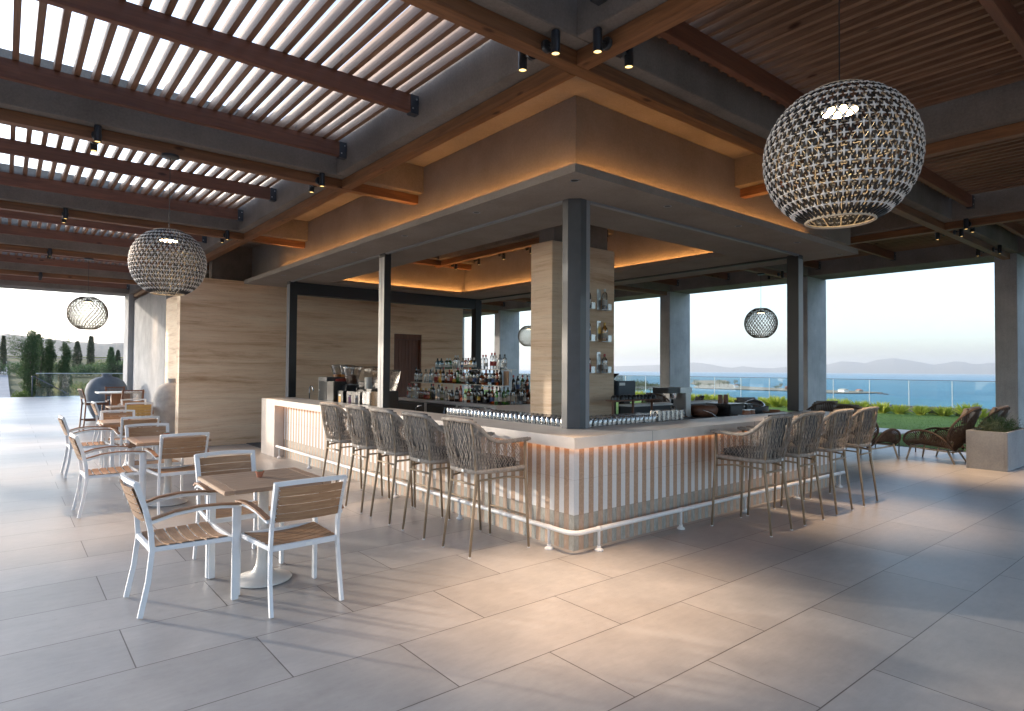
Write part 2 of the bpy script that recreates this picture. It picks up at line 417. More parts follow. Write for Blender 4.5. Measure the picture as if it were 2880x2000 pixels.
simple('juice_orange', (0.80, 0.28, 0.02), 0.3)
simple('juice_dark', (0.13, 0.015, 0.01), 0.2)
simple('slush_brown', (0.30, 0.17, 0.11), 0.5)

# ------------------------------------------------------------ mesh helpers
class MB:
    def __init__(self): self.bm = bmesh.new(); self.cut = None
    def second(self, mat):
        self.cut = (len(self.bm.faces), mat); return self
    def box(self, x0, x1, y0, y1, z0, z1, bev=0.0, M=None):
        vs_ = [Vector(p) for p in ((x0, y0, z0), (x1, y0, z0), (x1, y1, z0), (x0, y1, z0), (x0, y0, z1), (x1, y0, z1), (x1, y1, z1), (x0, y1, z1))]
        if M is not None: vs_ = [M @ p for p in vs_]
        v = [self.bm.verts.new(p) for p in vs_]
        fs = [self.bm.faces.new([v[i] for i in q]) for q in ((3, 2, 1, 0), (4, 5, 6, 7), (0, 1, 5, 4), (1, 2, 6, 5), (2, 3, 7, 6), (3, 0, 4, 7))]
        if bev > 0:
            es = list({e for f in fs for e in f.edges})
            bmesh.ops.bevel(self.bm, geom=es, offset=bev, segments=2, affect='EDGES', clamp_overlap=True)
        return self
    def tube(self, pts, r, n=8, closed=False, flat=None):
        pts = [Vector(p) for p in pts]
        rs = r if isinstance(r, (list, tuple)) else [r] * len(pts)
        rings = []; up = None
        cnt = len(pts)
        for i, p in enumerate(pts):
            if closed: tg = (pts[(i + 1) % cnt] - pts[i - 1]).normalized()
            else:
                a = pts[max(0, i - 1)]; b_ = pts[min(cnt - 1, i + 1)]
                tg = (b_ - a).normalized()
            if up is None:
                up = Vector((0, 0, 1)) if abs(tg.z) < 0.9 else Vector((1, 0, 0))
            s = tg.cross(up)
            if s.length < 1e-5: s = tg.orthogonal()
            s.normalize(); up = s.cross(tg).normalized()
            ring = []
            for k in range(n):
                a_ = 2 * math.pi * (k + 0.5) / n
                sx_, sy_ = (1, 1) if flat is None else flat
                ring.append(self.bm.verts.new(p + s * math.cos(a_) * rs[i] * sx_ + up * math.sin(a_) * rs[i] * sy_))
            rings.append(ring)
        m_ = cnt if closed else cnt - 1
        for i in range(m_):
            a, b_ = rings[i], rings[(i + 1) % cnt]
            for k in range(n):
                self.bm.faces.new((a[k], a[(k + 1) % n], b_[(k + 1) % n], b_[k]))
        if not closed:
            self.bm.faces.new(list(reversed(rings[0]))); self.bm.faces.new(rings[-1])
        return self
    def lathe(self, prof, c=(0, 0, 0), n=20, M=None, sx=1.0, sy=1.0):
        c = Vector(c); rings = []
        for (r_, z_) in prof:
            if r_ < 1e-6:
                p = c + Vector((0, 0, z_)); rings.append([self.bm.verts.new(M @ p if M is not None else p)])
            else:
                ring = []
                for k in range(n):
                    a = 2 * math.pi * k / n
                    p = c + Vector((r_ * math.cos(a) * sx, r_ * math.sin(a) * sy, z_))
                    ring.append(self.bm.verts.new(M @ p if M is not None else p))
                rings.append(ring)
        for a, b_ in zip(rings, rings[1:]):
            if len(a) == 1 and len(b_) == 1: continue
            for k in range(n):
                k2 = (k + 1) % n
                if len(a) == 1: self.bm.faces.new((a[0], b_[k2], b_[k]))
                elif len(b_) == 1: self.bm.faces.new((a[k], a[k2], b_[0]))
                else: self.bm.faces.new((a[k], a[k2], b_[k2], b_[k]))
        return self
    def prism(self, poly, z0, z1):
        lo = [self.bm.verts.new((x, y, z0)) for x, y in poly]; hi = [self.bm.verts.new((x, y, z1)) for x, y in poly]
        self.bm.faces.new(list(reversed(lo))); self.bm.faces.new(hi)
        k = len(poly)
        for i in range(k): self.bm.faces.new((lo[i], lo[(i + 1) % k], hi[(i + 1) % k], hi[i]))
        return self
    def quad(self, a, b_, c, d):
        self.bm.faces.new([self.bm.verts.new(p) for p in (a, b_, c, d)]); return self
    def grid(self, fn, nu, nv):
        g = [[self.bm.verts.new(fn(i / nu, j / nv)) for j in range(nv + 1)] for i in range(nu + 1)]
        for i in range(nu):
            for j in range(nv): self.bm.faces.new((g[i][j], g[i + 1][j], g[i + 1][j + 1], g[i][j + 1]))
        return self
    def build(self, name, mat, parent=None, smooth=False, auto=False):
        me = bpy.data.meshes.new(name)
        self.bm.normal_update()
        self.bm.to_mesh(me); self.bm.free()
        me.materials.append(MATS[mat])
        if self.cut:
            me.materials.append(MATS[self.cut[1]])
            for i, p in enumerate(me.polygons):
                if i >= self.cut[0]: p.material_index = 1
        if smooth: me.shade_smooth()
        if auto:
            me.shade_smooth()
            try: me.set_sharp_from_angle(angle=R(35))
            except Exception: pass
        o = bpy.data.objects.new(name, me); COL.objects.link(o)
        if parent is not None: o.parent = parent
        return o
def tag(o, label=None, cat=None, group=None, kind=None):
    if label: o['label'] = label
    if cat: o['category'] = cat
    if group: o['group'] = group
    if kind: o['kind'] = kind
    return o
def thing(name, label, cat, loc=(0, 0, 0), rz=0.0, group=None):
    o = bpy.data.objects.new(name, None); COL.objects.link(o)
    o.location = loc; o.rotation_euler = (0, 0, rz); o.empty_display_size = 0.1
    return tag(o, label, cat, group)
def copy_tree(o, parent=None):
    c = o.copy(); COL.objects.link(c); c.parent = parent
    for ch in list(o.children): copy_tree(ch, c)
    return c
def inst(proto, used, loc, rz, label):
    o = proto if not used[0] else copy_tree(proto)
    used[0] = True
    o.location = loc; o.rotation_euler = (0, 0, rz); o['label'] = label
    return o
ORD = ['first', 'second', 'third', 'fourth', 'fifth', 'sixth', 'seventh', 'eighth', 'ninth', 'tenth', 'eleventh', 'twelfth', 'thirteenth', 'fourteenth', 'fifteenth', 'sixteenth', 'seventeenth', 'eighteenth', 'nineteenth', 'twentieth', 'twenty-first', 'twenty-second', 'twenty-third', 'twenty-fourth', 'twenty-fifth', 'twenty-sixth', 'twenty-seventh', 'twenty-eighth', 'twenty-ninth', 'thirtieth']
# ============================================================ SETTING : pavilion
fl = MB().box(-16, 11.12, -16, 36.0, -0.12, 0.0)
floor = tag(fl.build('floor', 'floor_tile'), kind='structure')

GX = [-4.58, -0.405, 3.77, 7.945]
GY = [-8.755, -4.58, -0.405, 3.77, 7.945, 12.12, 16.295]
HB, ZB, ZT = 0.195, 3.995, 4.50
TH, ZW = 0.0625, 3.879
EX0, EX1, EY0, EY1 = 11.87, 12.88, 20.15, 21.15
pav = thing('pavilion', 'open grey rendered pavilion with timber slat roofs and square columns around the bar', 'pavilion', (0, 0, 0))
def part(name, mb, mat, parent=pav, **k):
    return mb.build(name, mat, parent, **k)
for gy in GY:                                    # beams along x
    part('concrete_beam', MB().box(-4.775, EX0, gy - HB, gy + HB, ZB, ZT, 0.006), 'stucco')
    part('timber_beam', MB().box(-4.77, EX0 - 0.002, gy - TH, gy + TH, ZW, ZB - 0.002, 0.004), 'timber_x')
ys = GY + [EY0 + HB]
for gx in GX:                                    # beams along y, between the others
    for a, b in zip(ys, ys[1:]):
        part('concrete_beam', MB().box(gx - HB, gx + HB, a + HB, b - HB, ZB + 0.001, ZT - 0.003, 0.006), 'stucco')
        part('timber_beam', MB().box(gx - TH, gx + TH, a + TH, b - TH if b < 20 else b - HB, ZW + 0.0015, ZB - 0.003, 0.004), 'timber_y')
part('edge_beam', MB().box(-4.775, EX1, EY0, EY1, ZB - 0.002, ZT + 0.05, 0.01), 'stucco')
part('edge_beam', MB().box(EX0, EX1, -9.0, EY0, ZB - 0.003, ZT + 0.05, 0.01), 'stucco')
for gy in GY[1:]:                                # seaward columns
    part('column', MB().box(EX0 + 0.002, EX0 + 1.05, gy - 0.165, gy + 0.2, 0, ZB - 0.003, 0.008), 'concrete')
part('column', MB().box(EX0 + 0.002, EX0 + 1.05, EY0 - 0.02, EY0 + 0.5, 0, ZB - 0.003, 0.008), 'concrete')
for gx in (GX[1], GX[2] + 1.2, GX[3]):
    part('column', MB().box(gx - 0.195, gx + 0.195, EY0 + 0.002, EY1 - 0.05, 0, ZB - 0.003, 0.008), 'concrete')
part('column', MB().box(-4.77, -4.39, EY0 + 0.002, EY1 - 0.05, 0, ZB - 0.003, 0.008), 'concrete')
for gy in (GY[1], GY[4], GY[6]):
    part('column', MB().box(-4.77, -4.39, gy - 0.19, gy + 0.19, 0, ZB - 0.003, 0.008), 'concrete')

# slat roofs: one panel of slats, its purlins and their steel shoes in every bay
def bay(x0, x1, gy0, gy1, first, step, roof):
    y0, y1 = gy0 + HB + 0.004, gy1 - HB - 0.004
    mb = MB(); x = first
    while x > x0 + 0.01: x -= step
    x += step
    while x < x1 - 0.06:
        mb.box(x, x + 0.048, y0, y1, 4.31, 4.425)
        x += step
    part('slat_panel', mb, 'slat_wood')
    for off in (2.01, 3.69):
        p = gy0 + off
        if p > y1: continue
        pu = part('purlin', MB().box(x0 + 0.012, x1 - 0.012, p, p + 0.067, 4.135, 4.308, 0.004), 'purlin_wood')
        for sx_, xe in ((-1, x1 - 0.002), (1, x0 + 0.002)):
            br = MB()
            xa, xb = sorted((xe, xe + sx_ * 0.088))
            br.box(xa, xb, p - 0.007, p, 4.1345, 4.306); br.box(xa, xb, p + 0.067, p + 0.074, 4.1345, 4.306)
            br.box(xa, xb, p - 0.007, p + 0.074, 4.120, 4.1345)
            br.second('bolt')
            for zz in (4.17, 4.265):
                Mx = Matrix.Translation(((xa + xb) / 2 + 0.02 * (1 if zz > 4.2 else -1), p - 0.007, zz)) @ Matrix.Rotation(R(90), 4, 'X')
                br.lathe([(0, 0.006), (0.008, 0.006), (0.009, 0)], n=8, M=Mx)
            br.build('bracket', 'bracket_steel', pu)
    if roof:  # unseen panel added above the slats to block daylight in this bay
        part('added_shade_panel', MB().box(x0 + 0.10, x1 - 0.10, y0, y1, 4.66, 4.72), 'stucco')
yy = GY + [EY0 + HB]
for a, b in zip(yy, yy[1:]):
    bay(-4.385, -0.6, a, b, -0.751, 0.1495, False)
for a, b in ((GY[0], GY[1]), (GY[1], GY[2])):
    bay(-0.21, 3.575, a, b, 0.452, 0.1503, True)
    bay(3.965, 7.75, a, b, 4.12, 0.1503, True)
    bay(8.14, EX0, a, b, 8.3, 0.1503, True)
for a, b in zip(yy[2:], yy[3:]):
    bay(8.14, EX0, a, b, 8.3, 0.1503, True)

# flat ceiling and upper block above the bar
part('ceiling', MB().box(-0.209, 7.749, -0.209, 19.9, 4.36, 4.53), 'plaster')
blk = MB()
blk.box(0.65, 0.80, 0.65, 11.18, 3.352, 4.355)
blk.box(0.80, 5.60, 0.65, 0.80, 3.352, 4.354)
blk.box(5.60, 7.11, 0.65, 0.80, 3.70, 4.354)
blk.box(6.96, 7.11, 0.80, 11.03, 3.70, 4.353)
blk.box(0.80, 7.11, 11.03, 11.18, 3.45, 4.353)
blk.box(4.54, 4.69, 0.95, 8.31, 3.352, 4.352)
blk.box(0.95, 4.54, 8.16, 8.31, 3.352, 4.352)
blk.box(0.80, 0.95, 0.80, 8.3, 3.352, 4.351)
blk.box(0.95, 4.54, 0.80, 0.95, 3.352, 4.351)
blk.box(4.69, 6.96, 0.80, 11.03, 3.71, 3.76)
part('upper_wall', blk, 'plaster')
part('upper_wall', MB().box(-0.208, 0.648, 11.18, 11.4, 3.25, 4.358), 'stucco')
SZ0, SZ1 = 3.272, 3.348
sl = MB()
sl.box(-0.042, 1.22, -0.036, 9.30, SZ0, SZ1)
sl.box(4.33, 5.667, -0.036, 9.30, SZ0, SZ1)
sl.box(1.22, 4.33, -0.036, 1.22, SZ0, SZ1)
sl.box(1.22, 4.33, 7.95, 9.30, SZ0, SZ1)
part('canopy_slab', sl, 'plaster')
cove = MB()  # unseen upstand added to hold the strip close to the wall, tightening its glow
cove.box(0.47, 0.52, 0.47, 9.28, SZ1, 3.575); cove.box(0.52, 5.64, 0.47, 0.52, SZ1, 3.575)
cove.box(0.52, 0.60, 0.52, 9.28, 3.53, 3.545); cove.box(0.60, 5.64, 0.52, 0.60, 3.53, 3.545)
part('added_light_cove', cove, 'plaster')
for bx in ((0.565, 0.585, 0.62, 9.1, 3.546, 3.556), (0.62, 5.5, 0.565, 0.585, 3.546, 3.556), (4.475, 4.495, 1.3, 8.05, SZ1 + 0.001, 3.358), (1.45, 4.45, 8.10, 8.12, SZ1 + 0.001, 3.358)):
    part('led_strip', MB().box(*bx), 'led_strip')

# steel posts, header beams and tracks of the folding shutters round the bar
sh = thing('shutter_frame', 'grey steel posts and head tracks framing the open bar', 'steel frame', (0.5, 0.5, 1.021))
sh.location = (0, 0, 0)
cp = MB().prism([(0.494, 0.67), (0.494, 0.593), (0.582, 0.505), (0.66, 0.505), (0.66, 0.67)], 1.023, SZ0 - 0.002)
cp.build('post', 'steel_paint', sh)
def ppost(x0, x1, y0, y1, lightface):
    p = MB().box(x0, x1, y0, y1, 1.023, SZ0 - 0.002, 0.004).build('post', 'black_paint', sh)
    f = MB()
    if lightface == '-x': f.box(x0 - 0.004, x0 - 0.001, y0 + 0.004, y0 + (y1 - y0) * 0.45, 1.03, SZ0 - 0.06); f.box(x0 - 0.004, x0 - 0.001, y0 + (y1 - y0) * 0.52, y1 - 0.004, 1.03, SZ0 - 0.06)
    else: f.box(x0 + 0.004, x1 - 0.004, y0 - 0.004, y0 - 0.001, 1.03, SZ0 - 0.06)
    f.build('face_plate', 'steel_light', p)
MB().box(0.668, 0.72, 0.512, 0.66, 1.024, SZ0 - 0.002).build('post', 'steel_light', sh)
ppost(0.494, 0.60, 4.37, 4.54, '-x')
ppost(0.494, 0.64, 8.22, 8.38, '-x')
ppost(5.03, 5.17, 0.522, 0.69, '-y')
MB().box(4.98, 5.15, 8.30, 8.48, 0.95, SZ0 - 0.002, 0.004).build('post', 'black_paint', sh)
MB().box(0.642, 4.978, 8.31, 8.47, 3.03, SZ0 - 0.002, 0.004).build('header_beam', 'black_paint', sh)
for bx in ((0.500, 0.55, 0.68, 4.365), (0.500, 0.55, 4.545, 8.21), (0.725, 5.025, 0.508, 0.558)):
    MB().box(*bx, SZ0 - 0.022, SZ0 - 0.001).build('head_track', 'steel_light', sh)
MB().box(5.08, 5.13, 0.70, 8.29, SZ0 - 0.03, SZ0 - 0.001).build('head_track', 'black_paint', sh)

# recessed downlights
used = [False]
dl = thing('recessed_downlight', '', 'downlight', group='downlights in the canopy soffit')
MB().lathe([(0.030, 0.004), (0.030, -0.001), (0.042, -0.003), (0.044, 0.0)], n=20).build('ring', 'steel_light', dl, smooth=True)
MB().lathe([(0, 0.0005), (0.030, 0.0005)], n=16).build('lens', 'black_paint', dl)
DL = [(0.13, 0.14, 'round recessed downlight at the outer corner of the canopy soffit')]
DL += [(0.135, y, 'recessed downlight in the soffit over the left arm of the bar, %s from the corner' % ORD[i + 1]) for i, y in enumerate((1.62, 3.16, 4.63, 6.01, 7.565))]
DL += [(x, 0.135, 'recessed downlight in the soffit over the right arm of the bar, %s from the corner' % ORD[i + 1]) for i, x in enumerate((1.46, 2.79, 4.2, 5.46))]
for x, y, lab in DL:
    inst(dl, used, (x, y, SZ0 - 0.0015), 0, lab)

# travertine building
tw = thing('travertine_building', 'travertine clad wall block with a wooden door behind the bar', 'building', (0, 0, 0))
wm = MB()
wm.box(-1.09, 3.626, 9.82, 10.10, 0, 3.39)
wm.box(4.407, 5.66, 9.82, 10.10, 0, 3.39)
wm.box(3.626, 4.407, 9.82, 10.10, 2.447, 3.39)
wm.box(5.38, 5.66, 10.10, 14.8, 0, 3.39)
wm.box(-0.45, -0.2, 10.10, 14.8, 0, 3.385)
wm.build('wall', 'travertine', tw)
MB().box(-0.19, 5.37, 10.11, 14.8, 3.30, 3.385).build('roof', 'stucco', tw)
dr = MB()
for i in range(7):
    dr.box(3.70 + i * 0.0955, 3.70 + (i + 1) * 0.0955 - 0.006, 9.905, 9.93, 0.01, 2.30)
door = dr.build('door', 'door_wood', tw)
MB().box(3.69, 4.385, 9.93, 9.95, 0.01, 2.33).build('door_back', 'dark_wood', door)
fr = MB(); fr.box(3.628, 3.692, 9.85, 9.96, 0, 2.445); fr.box(4.372, 4.405, 9.85, 9.96, 0, 2.445); fr.box(3.692, 4.372, 9.85, 9.96, 2.31, 2.445)
fr.build('door_frame', 'door_wood', tw)
cw = tag(MB().box(-0.452, -0.06, 14.81, 20.1, 0, 3.78, 0.01).build('concrete_wall', 'concrete'), 'pale polished concrete wall beyond the travertine, catching dappled sunlight', 'wall')
pil = thing('travertine_pillar', 'square travertine pillar rising behind the corner of the bar', 'pillar', (0, 0, 0))
MB().box(1.73, 2.935, 2.14, 2.56, 0, 3.277, 0.004).build('cladding', 'travertine_shaded', pil)
MB().box(1.82, 2.86, 2.21, 2.50, 3.277, 4.358).build('core', 'stucco', pil)

tag(MB().box(0.19, 1.7, 8.42, 9.80, 0.003, 0.012).build('floor_mat', 'mat_rubber'), 'dark rubber floor mat at the staff entrance between bar and travertine wall', 'mat')

# ------------------------------------------------------------ bar counter
XE = 5.40
bar = thing('bar_counter', 'L shaped bar with pale stone top and vertical white and brown striped tile front', 'bar', (0, 0, 0))
ct = MB()
ct.box(0, 0.60, 0.60, 8.234, 0.921, 1.021)
ct.box(0, XE, 0, 0.60, 0.921, 1.021)
ct.build('counter_top', 'counter_stone', bar)
MB().box(0.0015, 0.60, 7.518, 8.2325, 0, 0.9205).build('end_panel', 'counter_stone', bar)
MB().box(XE - 0.018, XE - 0.0015, 0.17, 0.60, 0, 0.9205).build('end_panel', 'counter_stone', bar)
fp = MB()
fp.box(0.16, 0.30, 0.30, 7.517, 0, 0.92); fp.box(0.16, XE - 0.019, 0.16, 0.30, 0, 0.92)
fp.build('striped_front', 'striped_tile', bar)
MB().box(0.301, 0.90, 0.90, 7.5, 0.0, 0.88).build('inner_cabinet', 'dark_grey', bar)
MB().box(0.301, 4.9, 0.301, 0.90, 0.0, 0.879).build('inner_cabinet', 'dark_grey', bar)
MB().box(0.61, 0.95, 0.61, 7.5, 0.881, 0.90).build('inner_shelf', 'brushed_steel', bar)
MB().box(0.951, 4.9, 0.61, 0.95, 0.881, 0.90).build('inner_shelf', 'brushed_steel', bar)
MB().box(0.128, 0.146, 0.15, 7.5, 0.908, 0.919).build('led_strip', 'led_bar', bar)
MB().box(0.15, XE - 0.03, 0.128, 0.146, 0.908, 0.919).build('led_strip', 'led_bar', bar)
# seam of the stone top
for bx in ((1.05, 1.052, -0.0012, 0.0, 0.923, 1.0195), (2.9, 2.902, -0.0012, 0.0, 0.923, 1.0195), (-0.0012, 0, 3.0, 3.002, 0.923, 1.0195), (-0.0012, 0, 5.9, 5.902, 0.923, 1.0195)):
    MB().box(*bx).build('seam', 'dark_grey', bar)

rail = thing('foot_rail', 'white tubular foot rail running round the base of the bar', 'foot rail', (0, 0, 0))
ZR = 0.193
pts = [(0.04, 7.50, ZR), (0.04, 5, ZR), (0.04, 2, ZR), (0.04, 0.14, ZR)]
for k in range(1, 6):
    a = R(90) * k / 5
    pts.append((0.14 - 0.10 * math.cos(a), 0.14 - 0.10 * math.sin(a), ZR))
pts += [(2, 0.04, ZR), (4, 0.04, ZR), (5.36, 0.04, ZR)]
MB().tube(pts, 0.0215, 12).build('rail', 'white_rail', rail, smooth=True)
for (x, y) in [(0.04, 0.35), (0.04, 1.744), (0.04, 3.14), (0.04, 4.533), (0.04, 5.945), (0.04, 7.347), (0.353, 0.04), (1.56, 0.04), (2.77, 0.04), (3.984, 0.04), (5.206, 0.04)]:
    MB().lathe([(0, 0.03), (0.0135, 0.03), (0.0135, ZR - 0.015)], c=(x, y, 0), n=12).build('post', 'white_rail', rail, smooth=True)
    MB().lathe([(0, 0.002), (0.040, 0.002), (0.040, 0.012), (0.030, 0.020), (0.020, 0.026), (0.018, 0.042), (0, 0.042)], c=(x, y, 0), n=16).build('flange', 'white_rail', rail, auto=True)
    if x < 0.1: MB().tube([(x, y - 0.02, ZR), (x, y + 0.02, ZR)], 0.0245, 12).build('collar', 'white_rail', rail, smooth=True)
    else: MB().tube([(x - 0.02, y, ZR), (x + 0.02, y, ZR)], 0.0245, 12).build('collar', 'white_rail', rail, smooth=True)

# ------------------------------------------------------------ spotlights
def spot_proto():
    t = thing('spotlight', '', 'spotlight', group='black spotlights on the timber beams')
    # local: mounting plate on a vertical face at y = 0, lamp hangs in front at y = -0.13
    Mx = Matrix.Rotation(R(90), 4, 'X')
    MB().lathe([(0, 0.028), (0.040, 0.028), (0.046, 0.022), (0.046, 0.0), (0, 0)], n=20, M=Mx).build('mount', 'lamp_black', t, auto=True)
    MB().tube([(0, -0.02, 0), (0, -0.075, 0)], 0.009, 8).build('arm', 'lamp_black', t, smooth=True)
    MB().lathe([(0, 0.07), (0.031, 0.07), (0.033, 0.066), (0.033, -0.09), (0.029, -0.092), (0.028, -0.084)], c=(0, -0.105, 0), n=20).build('body', 'lamp_black', t, auto=True)
    MB().lathe([(0, -0.085), (0.028, -0.085)], c=(0, -0.105, 0), n=16).build('lens', 'spot_lens', t)
    return t
sp = spot_proto(); sused = [False]
def spot(x, y, face, z, lab, power=0, tilt=(0, 0)):
    """face: direction the timber face looks to ('-y' lamp stands off towards -y ...); x, y = lens position"""
    rz = {'-y': 0, '+y': math.pi, '-x': -math.pi / 2, '+x': math.pi / 2}[face]
    off = Vector((0, 0.105, 0)); off.rotate(Matrix.Rotation(rz, 3, 'Z'))
    o = inst(sp, sused, (x + off.x, y + off.y, z + 0.09), rz, lab)
    if power:
        ld = bpy.data.lights.new('spot_beam', 'SPOT'); ld.energy = power * 0.7; ld.color = (1.0, 0.66, 0.38); ld.spot_size = R(50); ld.spot_blend = 1.0; ld.shadow_soft_size = 0.03
        lo = bpy.data.objects.new('spot_beam', ld); COL.objects.link(lo); lo.parent = o
        lo.location = (0, -0.105, -0.096); lo.rotation_euler = (R(tilt[0]), R(tilt[1]), 0)
    return o
SX = -0.405; OF = TH + 0.105
ZL = 3.822
spot(-0.78, SX - OF, '-y', ZL, 'spotlight left of the timber crossing above the bar corner, on its near side', 75)
spot(SX - OF, -0.78, '-x', ZL, 'spotlight right of the timber crossing above the bar corner, on its near side', 75)
spot(-0.80, SX + OF, '+y', ZL, 'spotlight hanging below and left of the timber crossing, on its far side', 45)
spot(SX + OF, -0.78, '+x', ZL, 'spotlight hanging below and right of the timber crossing, on its far side', 45)
for gy, nm in ((3.77, 'first'), (7.945, 'second'), (12.12, 'third'), (16.295, 'fourth')):
    for x_, hx in ((-3.07, 'left'), (-0.77, 'right')):
        if gy > 12 and x_ > -1: pass
        spot(x_, gy - OF, '-y', ZL, 'spotlight on the near face of the %s cross beam from the front, %s one' % (nm, hx), 30 if gy < 9 else 0)
        spot(x_, gy + OF, '+y', ZL, 'spotlight on the far face of the %s cross beam from the front, %s one' % (nm, hx))
spot(7.945 - OF, -0.78, '-x', ZL, 'spotlight before the right hand timber crossing, near side', 40)
spot(7.945 + OF, -0.78, '+x', ZL, 'spotlight before the right hand timber crossing, far side')
spot(8.34, SX - OF, '-y', ZL, 'spotlight just past the right hand timber crossing, near face', 40)
spot(8.34, SX + OF, '+y', ZL, 'spotlight just past the right hand timber crossing, far face')
spot(10.62, SX + OF, '+y', ZL, 'spotlight near the right column head, far face of the beam')
spot(10.62, SX - OF, '-y', ZL, 'spotlight near the right column head, near face of the beam', 40)
spot(10.6, 3.77 - OF, '-y', ZL, 'spotlight beside the pendant seen through the bar, near face of its beam')
spot(10.6, 3.77 + OF, '+y', ZL, 'spotlight beside the pendant seen through the bar, far face of its beam')
for k, (x_, y_) in enumerate([(3.97, 8.85), (3.97, 7.62), (3.97, 6.77), (3.97, 5.93), (3.97, 5.1), (3.97, 3.2)]):
    if y_ < 8.2: spot(3.77 + OF, y_, '+x', 3.79, 'spotlight inside the ceiling recess over the bar, %s from the far end' % ORD[k - 1], 30 if k in (2, 4, 5) else 0)
# lamps that stand outside the frame but light the floor
for x_, y_, f_, p_, lb_ in [(3.77 - OF, -0.78, '-x', 70, 'spotlight on the beam right behind the large pendant lamp, near side'), (3.77 + OF, -0.78, '+x', 40, 'spotlight on the beam right behind the large pendant lamp, far side'), (SX + OF, -4.2, '+x', 40, 'spotlight on the timber beam above the viewer'), (3.77 - OF, -4.2, '-x', 60, 'spotlight on the timber beam behind the viewer to the right')]:
    spot(x_, y_, f_, ZL, lb_, p_)
# ============================================================ PENDANTS
def make_pendant():
    t = thing('pendant_lamp', '', 'pendant lamp', group='woven globe pendant lamps')
    RD, HT, HB_ = 0.366, 0.338, 0.330              # radius, cut heights above / below the centre
    def P(a, h, rr=1.0):                          # a angle, h in -1..1 (height parameter)
        z = -HB_ + (h * 0.5 + 0.5) * (HT + HB_)
        r = math.sqrt(max(RD * RD - z * z, 0.0)) if abs(z) < RD else 0
        # slightly fuller than a sphere
        q = (abs(z) / RD)
        r = RD * (1 - q ** 2.05) ** 0.5
        return Vector((r * math.cos(a) * rr, r * math.sin(a) * rr, z * (rr if abs(h) < 0.98 else 1)))
    mb = MB(); n = 42; TW = math.pi / n * 16
    for sgn, rr in ((1, 1.0), (-1, 0.985)):
        for k in range(n):
            a0 = 2 * math.pi * k / n
            pts = [P(a0 + sgn * TW * (j / 22.0), -1 + 2 * j / 22.0, rr) for j in range(23)]
            mb.tube(pts, 0.0058 if sgn > 0 else 0.0042, 4)
    shade = mb.build('shade', 'shade_dark', t)
    cr = MB(); ntier = 16
    for j in range(1, ntier):
        h = -1 + 2 * j / ntier
        cnt = n
        for k in range(cnt):
            a = 2 * math.pi * (k + 0.5 * (j % 2)) / cnt
            c = P(a, h, 1.004); up_ = (P(a, min(1, h + 0.06), 1.004) - c).normalized()
            nrm = Vector((math.cos(a), math.sin(a), c.z / RD * 0.9)).normalized()
            sd = nrm.cross(up_).normalized()
            L1 = 0.023; L2 = 0.021 * (0.35 + 0.65 * math.hypot(c.x, c.y) / RD)
            cr.tube([c - up_ * L1, c, c + up_ * L1], [0.0022, 0.0075, 0.0022], 4)
            cr.tube([c - sd * L2, c, c + sd * L2], [0.0022, 0.0068, 0.0022], 4)
    cr.build('weave_knots', 'shade_light', shade)
    for h in (-1.0, 1.0):
        MB().tube([P(2 * math.pi * k / 40, h) for k in range(40)], 0.008, 6, closed=True).build('rim', 'shade_tan', t, smooth=True)
    inn = MB()                                     # inner wire frame
    for k in range(16):
        a0 = 2 * math.pi * k / 16
        inn.tube([P(a0, -1 + 2 * j / 12.0, 0.955) for j in range(13)], 0.003, 4)
    for h in (-0.7, -0.4, -0.1, 0.2, 0.5, 0.8):
        inn.tube([P(2 * math.pi * k / 32, h, 0.955) for k in range(32)], 0.003, 4, closed=True)
    inn.build('wire_frame', 'shade_tan', t)
    MB().lathe([(0, 0.0), (0.095, 0.0), (0.10, 0.012), (0.095, 0.03), (0.03, 0.05), (0.012, 0.08), (0, 0.08)], c=(0, 0, 0.24), n=24).build('lamp_disc', 'black_paint', t, auto=True)
    MB().lathe([(0, 0.0), (0.085, 0.0)], c=(0, 0, 0.2385), n=20).build('lamp', 'lamp_glow', t)
    MB().tube([(0, 0, 0.31), (0, 0, 1.155)], 0.0032, 6).build('cord', 'black_paint', t)
    MB().lathe([(0, 0.0), (0.082, 0.0), (0.088, 0.004), (0.088, 0.028), (0, 0.028)], c=(0, 0, 1.138), n=28).build('ceiling_rose', 'lamp_black', t, auto=True)
    return t
